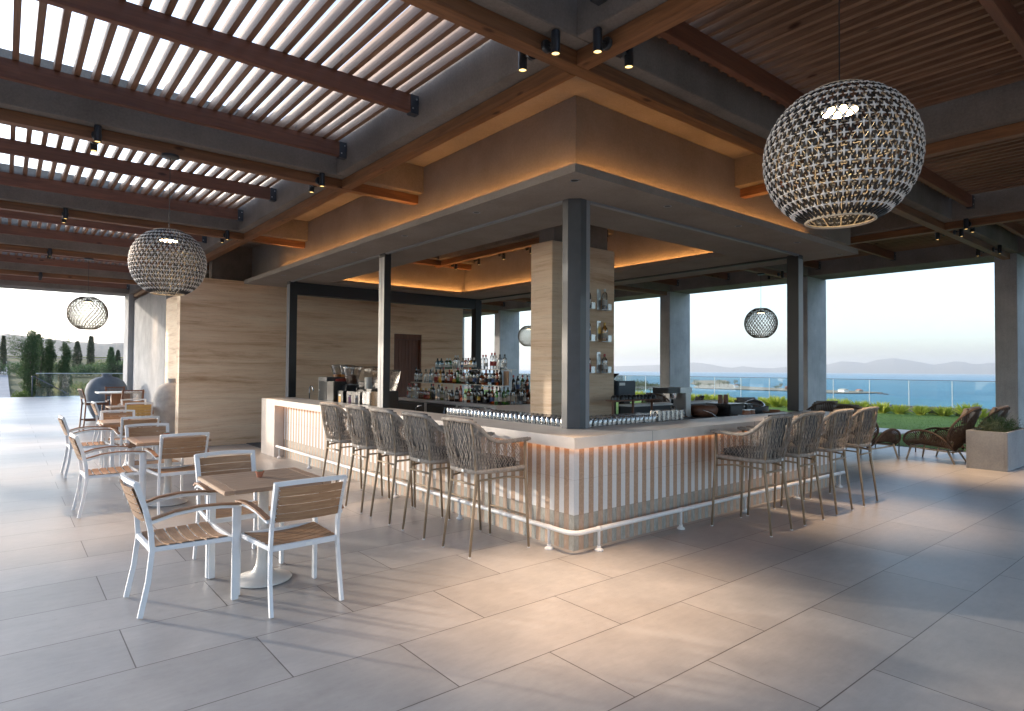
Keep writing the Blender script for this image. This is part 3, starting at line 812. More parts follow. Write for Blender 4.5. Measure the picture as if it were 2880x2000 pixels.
def make_open_pendant():
    t = thing('pendant_lamp', '', 'pendant lamp', group='woven globe pendant lamps')
    RD, HT, HB_ = 0.366, 0.338, 0.330
    def P(a, z, rr=1.0):
        r = math.sqrt(max(RD * RD - z * z, 0)) * rr
        return Vector((r * math.cos(a), r * math.sin(a), z))
    n = 30; TW = math.pi / n * 13; mb = MB(); rnd = random.Random(8)
    for sgn, rr in ((1, 1.0), (-1, .985)):
        for k in range(n):
            a0 = 2 * math.pi * k / n + rnd.uniform(-.02, .02)
            mb.tube([P(a0 + sgn * TW * (j / 20.0), -HB_ + (HT + HB_) * j / 20.0, rr) for j in range(21)], 0.0062, 4)
    sh_ = mb.build('shade', 'weave_brown', t)
    hb = MB()
    for j in range(1, 13, 2):
        z = -HB_ + (HT + HB_) * j / 13.0
        hb.tube([P(2 * math.pi * k / 36, z, 1.005) for k in range(36)], 0.0042, 4, closed=True)
    hb.build('hoops', 'weave_brown', sh_)
    for z in (-HB_, HT):
        MB().tube([P(2 * math.pi * k / 36, z) for k in range(36)], 0.009, 6, closed=True).build('rim', 'weave_brown', t, smooth=True)
    MB().lathe([(0, 0.0), (0.095, 0.0), (0.10, 0.012), (0.095, 0.03), (0.03, 0.05), (0, 0.08)], c=(0, 0, 0.24), n=24).build('lamp_disc', 'black_paint', t, auto=True)
    MB().lathe([(0, 0.0), (0.085, 0.0)], c=(0, 0, 0.2385), n=20).build('lamp', 'lamp_soft', t)
    MB().tube([(0, 0, 0.31), (0, 0, 1.155)], 0.0040, 6).build('cord', 'black_paint', t)
    MB().lathe([(0, 0.0), (0.082, 0.0), (0.088, 0.004), (0.088, 0.028), (0, 0.028)], c=(0, 0, 1.138), n=28).build('ceiling_rose', 'lamp_black', t, auto=True)
    return t
simple('weave_brown', (0.10, 0.075, 0.05), 0.6)
emis('lamp_soft', (1.0, 0.74, 0.40), 3.0)
pd = make_pendant(); pu_ = [False]
po = make_open_pendant(); pou_ = [False]
for pr, us, x, y, lab in [(pd, pu_, -0.405, -2.33, 'large woven globe pendant close to the viewer at upper right'),
                  (pd, pu_, -2.40, 3.75, 'woven globe pendant in front of the travertine wall over the white chairs'),
                  (po, pou_, -2.40, 12.1, 'woven globe pendant against the bright sky by the garden opening'),
                  (po, pou_, 9.93, 3.78, 'woven globe pendant against the sea sky between two right hand columns'),
                  (po, pou_, 9.95, 12.1, 'far woven globe pendant half hidden by the travertine pillar')]:
    inst(pr, us, (x, y, 2.71), random.uniform(0, 6), lab)

# ============================================================ BAR STOOLS (local: faces +Y)
def make_stool():
    t = thing('bar_stool', '', 'bar stool', group='rope woven bar stools along the bar')
    for s in (-1, 1):
        MB().tube([(s * .205, -.30, 0.004), (s * .192, -.262, .33), (s * .182, -.226, .60), (s * .184, -.222, .70), (s * .197, -.252, .90), (s * .21, -.298, 1.13)], [.0105, .0135, .0155, .016, .015, .014], 10).build('leg', 'bronze_metal', t, smooth=True)
        MB().tube([(s * .282, .295, 0.004), (s * .276, .28, .30), (s * .268, .262, .66), (s * .264, .258, .972)], [.0105, .0135, .0155, .014], 10).build('leg', 'bronze_metal', t, smooth=True)
        for fx, fy in ((s * .205, -.30), (s * .282, .295)):
            MB().lathe([(0, 0), (.0125, 0), (.0125, .008), (0, .008)], c=(fx, fy, 0), n=10).build('foot', 'white_plastic', t)
    st = MB()
    st.tube([(-.185, -.238, .602), (.185, -.238, .602)], .0095, 8)
    for s in (-1, 1):
        st.tube([(s * .184, -.235, .635), (s * .225, -.09, .645), (s * .25, .06, .652), (s * .262, .17, .640), (s * .27, .265, .622)], .0095, 8)
        st.tube([(s * .16, -.22, .692), (s * .235, .24, .692)], .0095, 8)
    st.tube([(-.268, .262, .692), (.268, .262, .692)], .0095, 8)
    st.build('seat_stretcher', 'bronze_metal', t, smooth=True)
    MB().tube([(-.276, .282, .287), (.276, .282, .287)], .0085, 8).build('foot_bar', 'bronze_metal', t, smooth=True)
    # top rail curve (back + arms) as a function of s in [0,1]
    KT = [(-.264, .32, .972), (-.264, .26, .970), (-.268, .08, .965), (-.266, -.06, .972), (-.256, -.15, 1.015), (-.243, -.225, 1.085), (-.222, -.285, 1.135), (-.17, -.318, 1.153), (0, -.336, 1.158)]
    KT = KT + [(-x, y, z) for (x, y, z) in reversed(KT[:-1])]
    KB = [(-.262, .31, .722), (-.262, .255, .722), (-.268, .10, .722), (-.262, -.04, .720), (-.245, -.12, .718), (-.225, -.18, .716), (-.195, -.222, .714), (-.13, -.248, .712), (0, -.262, .711)]
    KB = KB + [(-x, y, z) for (x, y, z) in reversed(KB[:-1])]
    def cr_eval(K, s):
        n_ = len(K) - 1; u = min(max(s, 0), 0.99999) * n_; i = int(u); f = u - i
        p = [Vector(K[max(0, min(n_, j))]) for j in (i - 1, i, i + 1, i + 2)]
        return 0.5 * ((2 * p[1]) + (-p[0] + p[2]) * f + (2 * p[0] - 5 * p[1] + 4 * p[2] - p[3]) * f * f + (-p[0] + 3 * p[1] - 3 * p[2] + p[3]) * f ** 3)
    # wrapped rail: a tube with fine ribs
    nn = 230; pts = [cr_eval(KT, i / nn) for i in range(nn + 1)]
    rads = [0.0205 if (i % 2 == 0) else 0.0178 for i in range(nn + 1)]
    for i in range(9): rads[i] = rads[-1 - i] = 0.0135
    MB().tube(pts, rads, 9).build('top_rail', 'rope', t, smooth=True)
    nn = 150; pts = [cr_eval(KB, .05 + .9 * i / nn) for i in range(nn + 1)]
    rads = [0.0185 if (i % 2 == 0) else 0.0150 for i in range(nn + 1)]
    mb = MB().tube(pts, rads, 8, flat=(0.75, 1.25))
    mb.tube([(-.256, .258, .716), (.256, .258, .716)], .016, 8)
    mb.build('seat_rim', 'rope', t, smooth=True)
    wv = MB()
    NR = 62; s0, s1 = .085, .915; ds = (s1 - s0) / NR
    rnd = random.Random(3)
    levels = [0.0, 0.16, 0.36, 0.52, 0.68, 0.84, 1.0]
    for fam in (0, 1):
        for i in range(NR):
            s = s0 + ds * (i + 0.5)
            pts = []
            for li, hh in enumerate(levels):
                # neighbouring ropes meet in pairs at alternating heights
                k = ((i + li + fam) % 2) * 2 - 1
                off = k * ds * (0.46 if 0 < li < len(levels) - 1 else 0.25)
                ss = s + off
                if abs(ss - .5) < .27: ss += 0.010 * math.sin(hh * 3.1) * (1 if ss > .5 else -1) * 0.6
                a = cr_eval(KT, ss); b_ = cr_eval(KB, ss)
                p = a.lerp(b_, hh)
                bulge = 0.012 * math.sin(hh * math.pi)
                dirx = Vector((p.x, p.y - 0.05, 0)).normalized()
                p = p + dirx * (bulge + (0.004 if fam else -0.002))
                pts.append(p)
            if fam == 1 and i % 2: continue
            wv.tube(pts, 0.0036, 4)
    wv.build('rope_weave', 'rope', t)
    # seat web under the cushion
    MB().box(-.225, .225, -.19, .245, .705, .722, 0.006).build('seat_web', 'rope_grey', t)
    def cush(u, v):
        return None
    sc_ = MB().box(-.235, .235, -.17, .245, .728, .80, 0.034); sc_.build('seat_cushion', 'cushion_grey', t, smooth=True)
    Mx = Matrix.Translation((0, -.175, .80)) @ Matrix.Rotation(R(12), 4, 'X')
    bc = MB().box(-.20, .20, -.035, .035, 0.0, .375, 0.033, M=Mx); bc.build('back_cushion', 'cushion_grey', t, smooth=True)
    Mx2 = Matrix.Translation((0.06, -.279, .716))
    MB().box(-.014, .014, -.0035, .0, -.010, .010, M=Mx2).build('care_tag', 'paper_white', t)
    return t
stl = make_stool(); su = [False]
for k, y in enumerate((0.775, 1.50, 2.19, 2.82, 3.56)):
    lab = 'rope woven bar stool on the left side of the bar, ' + ('nearest the corner' if k == 0 else 'farthest from the corner, beside the coffee side end' if k == 9 else '%s from the corner' % ORD[k])
    inst(stl, su, (-0.37, y, 0), -math.pi / 2 + R((0.5, -1.0, 0.6, -0.4, 1.0)[k]), lab)
for k, x in enumerate((2.21, 2.91, 3.645, 4.375)):
    lab = 'rope woven bar stool on the right side of the bar, ' + ('nearest the corner' if k == 0 else '%s from the corner' % ORD[k])
    inst(stl, su, (x, -0.37, 0), R((0.6, -0.8, 0.5, 0.9)[k]), lab)

# ============================================================ WHITE ARM CHAIRS (local: faces +Y)
def make_chair(slat='teak_x'):
    t = thing('armchair', '', 'chair', group='white framed teak armchairs at the small tables')
    W = 'white_metal'
    for s in (-1, 1):
        MB().tube([(s * .238, -.285, 0.006), (s * .235, -.243, .22), (s * .228, -.222, .42), (s * .226, -.232, .55), (s * .228, -.268, .70), (s * .233, -.322, .862)], [.0215] * 6, 4, flat=(1.0, .72)).build('back_leg', W, t)
        MB().box(s * .278 - .0125, s * .278 + .0125, .252, .296, 0.004, .632, .003).build('front_leg', W, t)
        for fy in (-.285, .274):
            pass
        # arm support following the wooden arm
        pts = [(s * .276, .294, .636), (s * .278, .18, .650), (s * .276, .04, .655), (s * .268, -.10, .640), (s * .250, -.235, .600)]
        MB().tube(pts, .017, 4, flat=(.75, .75)).build('arm_support', W, t)
        pts = [(s * .278, .305, .655), (s * .281, .18, .670), (s * .279, .04, .676), (s * .270, -.10, .662), (s * .252, -.232, .624)]
        MB().tube(pts, .026, 4, flat=(1.0, .36)).build('armrest', 'teak_arm', t)
    fr = MB()
    fr.tube([(-.233, -.318, .852), (-.12, -.338, .858), (0, -.345, .860), (.12, -.338, .858), (.233, -.318, .852)], .021, 4, flat=(.70, 1.0))
    fr.box(-.215, .215, -.236, -.210, .405, .440, .003)
    fr.box(-.265, .265, .246, .268, .400, .436, .003)
    for s in (-1, 1):
        fr.tube([(s * .222, -.225, .422), (s * .262, .262, .420)], .0205, 4, flat=(.72, 1.0))
        fr.tube([(s * .212, -.232, .60), (s * .215, -.262, .70), (s * .218, -.305, .83)], .0135, 4)
    fr.build('frame', W, t)
    sl_ = MB()
    n = 6
    for i in range(n):
        y0 = -.200 + i * .0745
        def f(u, v, y0=y0):
            x = -.225 + .45 * u; x *= 1 + 0.12 * (y0 + v * .058 + .2) / .45
            sag = -.026 * (1 - (2 * u - 1) ** 2)
            return Vector((x, y0 + v * .060, .443 + sag))
        def g(u, v, y0=y0): return f(u, 1 - v) + Vector((0, 0, -.011))
        sl_.grid(f, 8, 1); sl_.grid(g, 8, 1)
        for e in (0, 1):
            def h(u, v, y0=y0, e=e): return f(u if e == 0 else 1 - u, e) + Vector((0, 0, -.011 * (1 - v)))
            sl_.grid(h, 8, 1)
    sl_.build('seat_slats', slat, t)
    bs = MB()
    for i in range(4):
        z0 = .598 + i * .0582
        def f(u, v, z0=z0):
            z = z0 + v * .0535
            y = -.240 - (z - .58) * .36 - .022 * (1 - (2 * u - 1) ** 2)
            return Vector((-.212 + .424 * u, y, z))
        def g(u, v): return f(1 - u, v) + Vector((0, -.012, 0))
        bs.grid(f, 8, 1); bs.grid(g, 8, 1)
        for e in (0, 1):
            def h(u, v, e=e): return f(1 - u if e else u, e) + Vector((0, -.012 * v if e else -.012 * (1 - v), 0))
            bs.grid(h, 8, 1)
    bs.build('back_slats', slat, t)
    rv_ = MB()
    for s in (-1, 1):
        for i in range(8):
            z = .607 + i * .030; y = -.240 - (z - .58) * .36 - .012
            Mx = Matrix.Translation((s * .217, y - .005, z)) @ Matrix.Rotation(R(90), 4, 'X')
            rv_.lathe([(0, .006), (.0032, .006), (.0036, 0)], n=6, M=Mx)
    rv_.build('rivets', 'bolt', t)
    MB().box(.0, .045, -.239, -.2365, .413, .431).build('maker_plate', 'paper_white', t)
    return t
ch = make_chair(); cu = [False]
chy = make_chair('yellow_wood'); cyu = [False]
rows = [(1.08, 1.06, 0.60, 1.655, 'first'), (4.46, 4.43, 4.12, 4.97, 'second'), (7.45, 7.40, 6.99, 8.02, 'third'), (11.5, 11.5, 10.98, 11.95, 'farthest')]
for (ty, ay, by, cy, nm) in rows:
    f_ = nm == 'farthest'
    inst(ch, cu, (-2.77 if ty < 3 else (-2.0 if f_ else (-2.83 if ty < 5 else -2.765)), ay, 0), -math.pi / 2 + R(1.5), 'white teak armchair left of the %s small table from the front' % nm if not f_ else 'white teak armchair left of the farthest small table')
    if f_: inst(chy, cyu, (-1.62, by, 0), R(-2), 'white armchair with yellow wooden back at the farthest small table')
    else: inst(ch, cu, ((-2.165, -2.20, -2.20)[('first', 'second', 'third').index(nm)], by, 0), R(1.0), 'white teak armchair before the %s small table, back to the viewer' % nm)
    inst(ch, cu, ((-2.25, -2.32, -2.27, -1.50)[('first', 'second', 'third', 'farthest').index(nm)], cy, 0), math.pi + R(1.0), 'white teak armchair behind the %s small table, facing the viewer' % nm)

def make_table():
    t = thing('cafe_table', '', 'table', group='small square teak tables')
    mb = MB(); w = .305
    for i in range(7):
        y0 = -w + i * (2 * w / 7)
        mb.box(-w + .001, w - .001, y0 + .0012, y0 + 2 * w / 7 - .0012, .734, .7595, .0015)
    top = mb.build('table_top', 'teak_top', t)
    for s in (-1, 1):
        MB().box(s * .34 - .035, s * .34 + .035, -.375, .375, .731, .7600, .004).build('end_board', 'teak_top_edge', top)
        MB().box(-.304, .304, s * .34 - .0345, s * .34 + .035, .731, .7599, .003).build('side_board', 'teak_top', top)
    MB().box(-.17, .17, -.17, .17, .714, .7305, .004).build('top_plate', 'pedestal_white', t)
    MB().lathe([(0, .004), (.208, .004), (.212, .010), (.206, .018), (.15, .030), (.095, .050), (.065, .078), (.048, .115), (.0405, .165), (.0385, .22), (.0385, .714)], n=36).build('pedestal', 'pedestal_white', t, smooth=True)
    MB().lathe([(0, 0.0), (.205, 0.0), (.205, .0042)], n=32).build('base_pad', 'black_paint', t)
    return t
tb = make_table(); tu = [False]
def make_pot():
    t = thing('succulent_pot', '', 'potted plant', group='little succulent pots on the small tables')
    MB().lathe([(0, 0), (.0195, 0), (.027, .034), (.0315, .034), (.0325, .046), (.0285, .046), (.0275, .040), (0, .040)], n=20).build('pot', 'terracotta', t, auto=True)
    MB().lathe([(0, .0405), (.0272, .0405)], n=14).build('soil', 'soil', t)
    mb = MB(); rnd = random.Random(5)
    for c in range(7):
        a0 = rnd.uniform(0, 6.3); r0 = 0 if c == 0 else .017
        cx, cy = r0 * math.cos(c * 1.05), r0 * math.sin(c * 1.05)
        for ring, (nl, ln, el) in enumerate(((6, .012, 20), (5, .010, 48), (4, .007, 72))):
            for k in range(nl):
                a = a0 + 2 * math.pi * k / nl + ring * .4
                d_ = Vector((math.cos(a) * math.cos(R(el)), math.sin(a) * math.cos(R(el)), math.sin(R(el))))
                p = Vector((cx, cy, .044))
                mb.tube([p, p + d_ * ln * .6, p + d_ * ln], [.0022, .0036, .0006], 5)
    mb.build('succulent', 'succulent', t, smooth=True)
    return t
pt = make_pot(); pu2 = [False]
for (ty, *_, nm), px_, py_ in zip(rows, (-2.216, -2.225, -2.21, -1.7), (1.168, 4.63, 7.60, 11.5)):
    inst(tb, tu, (-2.207 if ty < 3 else (-1.70 if nm == 'farthest' else -2.235), ty + (.02 if ty < 3 else 0), 0), 0, 'small square teak table on a white pedestal, %s in the row' % (nm + ' from the front' if nm != 'farthest' else nm))
    inst(pt, pu2, (px_, py_, .760), 0, 'terracotta pot with a small succulent on the %s small table' % (nm if nm == 'farthest' else nm + ' from the front'))

# ============================================================ dark high chairs and table by the urn
def make_high_chair():
    t = thing('high_chair', '', 'chair', group='dark wooden high chairs with cord backs')
    for s in (-1, 1):
        MB().tube([(s * .21, -.26, 0), (s * .21, -.235, .35), (s * .21, -.215, .68), (s * .21, -.245, .86), (s * .21, -.30, 1.04)], .027, 4, flat=(.8, 1.1)).build('leg', 'dark_wood', t)
        MB().tube([(s * .21, .23, 0), (s * .21, .215, .64), (s * .21, .215, .69)], .025, 4, flat=(.9, 1)).build('leg', 'dark_wood', t)
        MB().box(s * .21 - .012, s * .21 + .012, -.22, .22, .25, .285).build('side_rail', 'dark_wood', t)
        MB().box(s * .21 - .013, s * .21 + .013, -.21, .235, .64, .685).build('side_rail', 'dark_wood', t)
    MB().box(-.20, .20, .205, .228, .30, .335).build('foot_bar', 'dark_wood', t)
    MB().box(-.198, .198, -.2, .232, .655, .70, .01).build('seat', 'black_plastic', t)
    mb = MB(); mb.tube([(-.21, -.30, 1.02), (0, -.318, 1.02), (.21, -.30, 1.02)], .018, 4); mb.tube([(-.21, -.238, .80), (0, -.252, .80), (.21, -.238, .80)], .016, 4)
    mb.build('back_rail', 'dark_wood', t)
    wv = MB()
    for i in range(9):
        z0 = .81 + i * .0225
        pts = []
        for j in range(13):
            u = j / 12.0
            z = z0 + (.018 if j % 2 else -.004); z = max(.80, min(1.015, z))
            pts.append((-.20 + .40 * u, -.24 - (z - .80) * .28 - .016 * math.sin(u * math.pi), z))
        wv.tube(pts, .0075, 4)
    wv.build('cord_back', 'rope_grey', t)
    return t
hc = make_high_chair(); hu = [False]
inst(hc, hu, (-2.0, 14.75, 0), -math.pi / 2 + R(6), 'dark wooden high chair on the left of the white high table')
inst(hc, hu, (-1.38, 13.65, 0), R(3), 'dark wooden high chair with zigzag cord back on the near side of the high table')
inst(hc, hu, (-1.40, 15.9, 0), math.pi, 'dark wooden high chair on the far side of the high table by the blue urn')
ht = thing('high_table', 'high table with white top on a brown wooden plinth leg beside the blue urn', 'table', (-1.48, 14.5, 0))
MB().box(-.50, .50, -.42, .42, .925, .955, .006).build('table_top', 'white_plastic', ht)
MB().box(-.20, .20, -.10, .10, 0, .924, .004).build('table_leg', 'brown_wood', ht)

def urn(name, lab, loc, s, mat, ztop):
    t = thing(name, lab, 'urn', loc)
    k = ztop / 1.34
    prof = [(0, .0), (.22, .0), (.26, .03), (.33, .20), (.40, .45), (.432, .70), (.43, .86), (.40, 1.0), (.33, 1.13), (.22, 1.215), (.12, 1.245), (.105, 1.25), (.10, 1.27), (.115, 1.335), (.10, 1.34), (.08, 1.30), (0, 1.28)]
    MB().lathe([(r * s, z * k) for r, z in prof], n=40).build('body', mat, t, smooth=True)
    return t
urn('urn', 'pale grey weathered clay urn standing at the end of the travertine wall', (-.89, 11.45, 0), .92, 'urn_grey', 1.34)
urn('urn', 'large blue grey urn behind the white high table by the garden opening', (-1.30, 18.9, 0), 1.28, 'urn_blue', 1.37)
# ============================================================ LOUNGE CORNER
def make_lounge():
    t = thing('lounge_chair', '', 'lounge chair', group='brown rope lounge chairs on the sea side')
    def arch(s, u):    # side loop, u 0 front foot .. 1 back
        K = [(s * .31, .34, .27), (s * .36, .40, .36), (s * .385, .34, .49), (s * .385, .16, .555), (s * .375, -.04, .53), (s * .345, -.20, .43), (s * .29, -.30, .29), (s * .20, -.34, .235)]
        n_ = len(K) - 1; w_ = min(max(u, 0), .9999) * n_; i = int(w_); f = w_ - i
        p = [Vector(K[max(0, min(n_, j))]) for j in (i - 1, i, i + 1, i + 2)]
        return 0.5 * ((2 * p[1]) + (-p[0] + p[2]) * f + (2 * p[0] - 5 * p[1] + 4 * p[2] - p[3]) * f * f + (-p[0] + 3 * p[1] - 3 * p[2] + p[3]) * f ** 3)
    mb = MB()
    for s in (-1, 1): mb.tube([arch(s, k / 30) for k in range(31)], .019, 8)
    mb.tube([(-.31, .34, .27), (-.16, .375, .255), (.16, .375, .255), (.31, .34, .27)], .017, 8)
    mb.build('arm_loop', 'rope_brown', t, smooth=True)
    def loop(a):       # back loop, a angle: 0 right, 90 top
        ca, sa = math.cos(a), math.sin(a)
        zz = .62 + .36 * sa if sa > 0 else .62 + .40 * sa
        rx = .41 if sa > 0 else .41 - .14 * (sa * sa)
        y = -.28 - (zz - .22) * .48 + .12 * abs(ca) ** 2
        return Vector((rx * ca, y, zz))
    MB().tube([loop(2 * math.pi * k / 48) for k in range(48)], .019, 8, closed=True).build('back_loop', 'rope_brown', t, smooth=True)
    wv = MB()
    for k in range(38):
        u = (k + .5) / 38
        a1 = R(-14 + 208 * u)
        top = loop(a1)
        b0 = Vector((-(u - .5) * -.30 * -1, -.285, .245)) ; b0.x = .15 * math.cos(R(180 * u))
        mid = top.lerp(b0, .5) + Vector((0, -.055, -.01))
        wv.tube([top, top.lerp(mid, .5) + Vector((0, -.012, 0)), mid, b0.lerp(mid, .4) + Vector((0, -.01, 0)), b0], .0085, 5)
    wv.build('back_rope', 'rope_brown', t, smooth=True)
    wv = MB()
    for k in range(34):
        u = .03 + .92 * k / 33
        A, B_ = arch(-1, u), arch(1, u)
        pts = []
        for j in range(13):
            q = -1 + j / 6.0
            e = abs(q) ** 2.6
            zs = .30 - .05 * u; ysz = .36 - .66 * u
            pts.append((A.x * -q, ysz * (1 - e) + A.y * e, zs * (1 - e) + A.z * e))
        wv.tube(pts, .0085, 5)
    wv.build('seat_rope', 'rope_brown', t, smooth=True)
    fr = MB()
    for s in (-1, 1): fr.tube([(s * .30, .33, .245), (s * .27, -.05, .215), (s * .22, -.33, .20)], .013, 8)
    fr.tube([(-.30, .33, .245), (.30, .33, .245)], .013, 8); fr.tube([(-.22, -.33, .20), (.22, -.33, .20)], .013, 8)
    fr.build('frame', 'shade_tan', t, smooth=True)
    for s in (-1, 1):
        MB().tube([(s * .30, .30, .275), (s * .355, .36, 0.003)], [.019, .014], 10).build('leg', 'shade_tan', t, smooth=True)
        MB().tube([(s * .225, -.24, .225), (s * .275, -.36, 0.003)], [.019, .014], 10).build('leg', 'shade_tan', t, smooth=True)
    Mx = Matrix.Translation((0, -.44, .70)) @ Matrix.Rotation(R(26), 4, 'X')
    MB().box(-.29, .29, -.07, .07, 0, .34, .068, M=Mx).build('head_cushion', 'cushion_taupe', t, smooth=True)
    return t
lc = make_lounge(); lu = [False]
for (x, y, rz, lab) in [(9.31, .08, R(-3), 'brown rope lounge chair beside the concrete planter, its back to the viewer'),
                        (10.25, -.12, R(-6), 'brown rope lounge chair half hidden behind the concrete planter'),
                        (8.66, 1.00, R(-101), 'brown rope lounge chair behind the last bar stool, facing the white table'),
                        (9.40, 2.35, R(-38), 'lounge chair with a wide taupe cushion right of the black bar post'),
                        (8.75, 3.15, R(150), 'lounge chair seen just left of the black bar post'),
                        (8.75, 5.3, R(40), 'lounge chair with blue grey cushion beyond the coffee grinder'),
                        (9.9, 6.6, R(-70), 'lounge chair farthest away, beyond the cup rack')]:
    inst(lc, lu, (x, y, 0), rz, lab)
ct_ = thing('coffee_table', 'low white topped table between the rope lounge chairs', 'table', (9.92, 1.12, 0))
MB().box(-.50, .50, -.42, .42, .405, .425, .006).build('table_top', 'white_plastic', ct_)
for sx_ in (-.44, .44):
    for sy_ in (-.37, .37): MB().tube([(sx_, sy_, .404), (sx_, sy_, 0)], .011, 8).build('leg', 'rope_grey', ct_, smooth=True)

# ------------------------------------------------------------ foliage helpers
def leafmat(name, lo, hi, rough=0.6, trans=True):
    mt, t, b, o = nodes(name)
    v = coords(t)
    n = N(t, 'ShaderNodeTexNoise', Scale=2.5, Detail=5.0, Roughness=0.7); L(t, v, n.inputs['Vector'])
    rp = ramp(t, n.outputs[0], [(0.3, lo), (0.7, hi)])
    L(t, rp.outputs[0], b.inputs['Base Color'])
    b.inputs['Roughness'].default_value = rough
    b.inputs['Specular IOR Level'].default_value = 0.25
    if trans:
        tr = t.nodes.new('ShaderNodeBsdfTranslucent'); L(t, rp.outputs[0], tr.inputs[0])
        mx = t.nodes.new('ShaderNodeMixShader'); mx.inputs[0].default_value = 0.35
        L(t, b.outputs[0], mx.inputs[1]); L(t, tr.outputs[0], mx.inputs[2]); L(t, mx.outputs[0], o.inputs[0])
    MATS[name] = mt
leafmat('leaf_dark', (0.028, 0.058, 0.022), (0.11, 0.165, 0.055))
leafmat('leaf_cypress', (0.022, 0.042, 0.022), (0.07, 0.095, 0.045))
leafmat('leaf_olive', (0.10, 0.115, 0.05), (0.26, 0.25, 0.12))
leafmat('leaf_hedge', (0.06, 0.10, 0.02), (0.15, 0.20, 0.045))
leafmat('leaf_yellowgreen', (0.34, 0.42, 0.05), (0.66, 0.66, 0.14))
leafmat('leaf_lavender', (0.06, 0.085, 0.05), (0.15, 0.19, 0.115))
leafmat('leaf_greenery', (0.035, 0.075, 0.03), (0.10, 0.17, 0.06))
leafmat('grass_blade', (0.06, 0.12, 0.02), (0.16, 0.24, 0.05))
leafmat('dry_grass', (0.22, 0.19, 0.07), (0.42, 0.38, 0.16))
wood('bark', (0.08, 0.055, 0.04), (0.2, 0.15, 0.11), 2, knots=False)
def leaf(mb, p, s, rnd, up=0.3, asp=2.2):
    d_ = Vector((rnd.gauss(0, 1), rnd.gauss(0, 1), rnd.gauss(up, 1)))
    if d_.length < 1e-3: d_ = Vector((0, 0, 1))
    d_.normalize(); q = d_.orthogonal().normalized()
    q.rotate(Matrix.Rotation(rnd.uniform(0, 6.28), 3, d_))
    a = p - q * s * .5 / asp; b_ = p + d_ * s * .45 - q * s * .0; c = p + q * s * .5 / asp
    mb.bm.faces.new([mb.bm.verts.new(v_) for v_ in (a, p + d_ * s * .5 - q * s * .42 / asp, p + d_ * s, p + d_ * s * .5 + q * s * .42 / asp)])
def clumpy(mb, blobs, n, s, rnd, up=.3, asp=2.2):
    tot = sum(b_[3] * b_[4] for b_ in blobs)
    for (cx, cy, cz, rr, rz_) in blobs:
        k = int(n * rr * rz_ / tot)
        for _ in range(k):
            v_ = Vector((rnd.gauss(0, 1), rnd.gauss(0, 1), rnd.gauss(0, 1))).normalized()
            q = rnd.random() ** .38
            p = Vector((cx + v_.x * rr * q, cy + v_.y * rr * q, cz + v_.z * rz_ * q))
            leaf(mb, p, s * rnd.uniform(.6, 1.3), rnd, up, asp)

# planter
plt = thing('planter', 'square grey concrete planter standing at the right edge of the terrace', 'planter', (0, 0, 0))
pm = MB()
x0, x1, y0, y1, zt, th = 8.76, 10.15, -1.06, -.50, .63, .045
pm.box(x0, x1, y0, y0 + th, 0, zt, .006); pm.box(x0, x1, y1 - th, y1, 0, zt, .006)
pm.box(x0 + .001, x0 + th, y0 + th, y1 - th, 0, zt - .001); pm.box(x1 - th, x1 - .001, y0 + th, y1 - th, 0, zt - .001)
pm.build('body', 'planter_concrete', plt)
MB().box(x0 + th, x1 - th, y0 + th, y1 - th, .05, .57).build('soil', 'soil', plt)
for k, (cx, mat, nm, lab, nb) in enumerate([(9.02, 'leaf_lavender', 'lavender_bush', 'grey green lavender bush at the near end of the planter', 150), (9.40, 'leaf_greenery', 'rosemary_bush', 'dark green leafy bush in the middle of the planter', 120), (9.80, 'leaf_lavender', 'lavender_bush', 'grey green bush at the far end of the planter', 130)]):
    rnd = random.Random(20 + k); mb = MB()
    for _ in range(nb):
        a = rnd.uniform(0, 6.28); el = rnd.uniform(.45, 1.5); ln = rnd.uniform(.20, .36)
        d_ = Vector((math.cos(a) * math.cos(el), math.sin(a) * math.cos(el), math.sin(el)))
        b0 = Vector((cx + rnd.uniform(-.12, .12), -.78 + rnd.uniform(-.1, .1), .56))
        for j in range(26):
            p = b0 + d_ * ln * (j / 25.0) + Vector((0, 0, -.03 * (j / 25.0) ** 2))
            leaf(mb, p, .030 if 'lav' in nm else .036, rnd, .5, 4.0 if 'lav' in nm else 2.6)
    tag(mb.build(nm, mat), lab, 'plant')

# ============================================================ BACK BAR
bb = thing('back_bar', 'low stone topped back bar with black fridges standing behind the counter', 'back bar', (0, 0, 0))
MB().box(2.48, 3.45, 4.25, 7.60, .955, 1.0, .003).build('counter_top', 'counter_stone', bb)
fm = MB()
for y_ in (4.25, 4.36 - .0, 5.41, 6.47, 7.56): pass
fm.box(2.49, 3.44, 4.26, 4.38, 0, .954); fm.box(2.50, 3.44, 5.405, 5.46, 0, .953); fm.box(2.50, 3.44, 6.45, 6.54, 0, .953); fm.box(2.49, 3.44, 7.56, 7.59, 0, .954)
fm.box(2.60, 3.44, 4.38, 7.56, 0, .952)
fm.build('carcass', 'counter_stone', bb)
for (a, b_) in ((4.385, 5.40), (5.465, 6.445), (6.545, 7.555)):
    f = MB().box(2.50, 2.598, a, b_, .08, .935, .004).build('fridge_door', 'black_plastic', bb)
    MB().box(2.485, 2.499, a + .05, b_ - .05, .90, .925, .004).build('handle', 'dark_grey', f)
shf = thing('bottle_shelf', 'two tier shelf of thin pale boards standing on the back bar', 'shelf', (0, 0, 0))
MB().box(2.73, 2.87, 4.50, 7.46, 1.306, 1.318).build('board', 'board_pale', shf)
MB().box(2.88, 3.02, 4.40, 7.08, 1.578, 1.590).build('board', 'board_pale', shf)
lg_ = MB()
for y_ in (4.55, 5.5, 6.45, 7.40): lg_.box(2.80, 2.808, y_, y_ + .02, 1.001, 1.305)
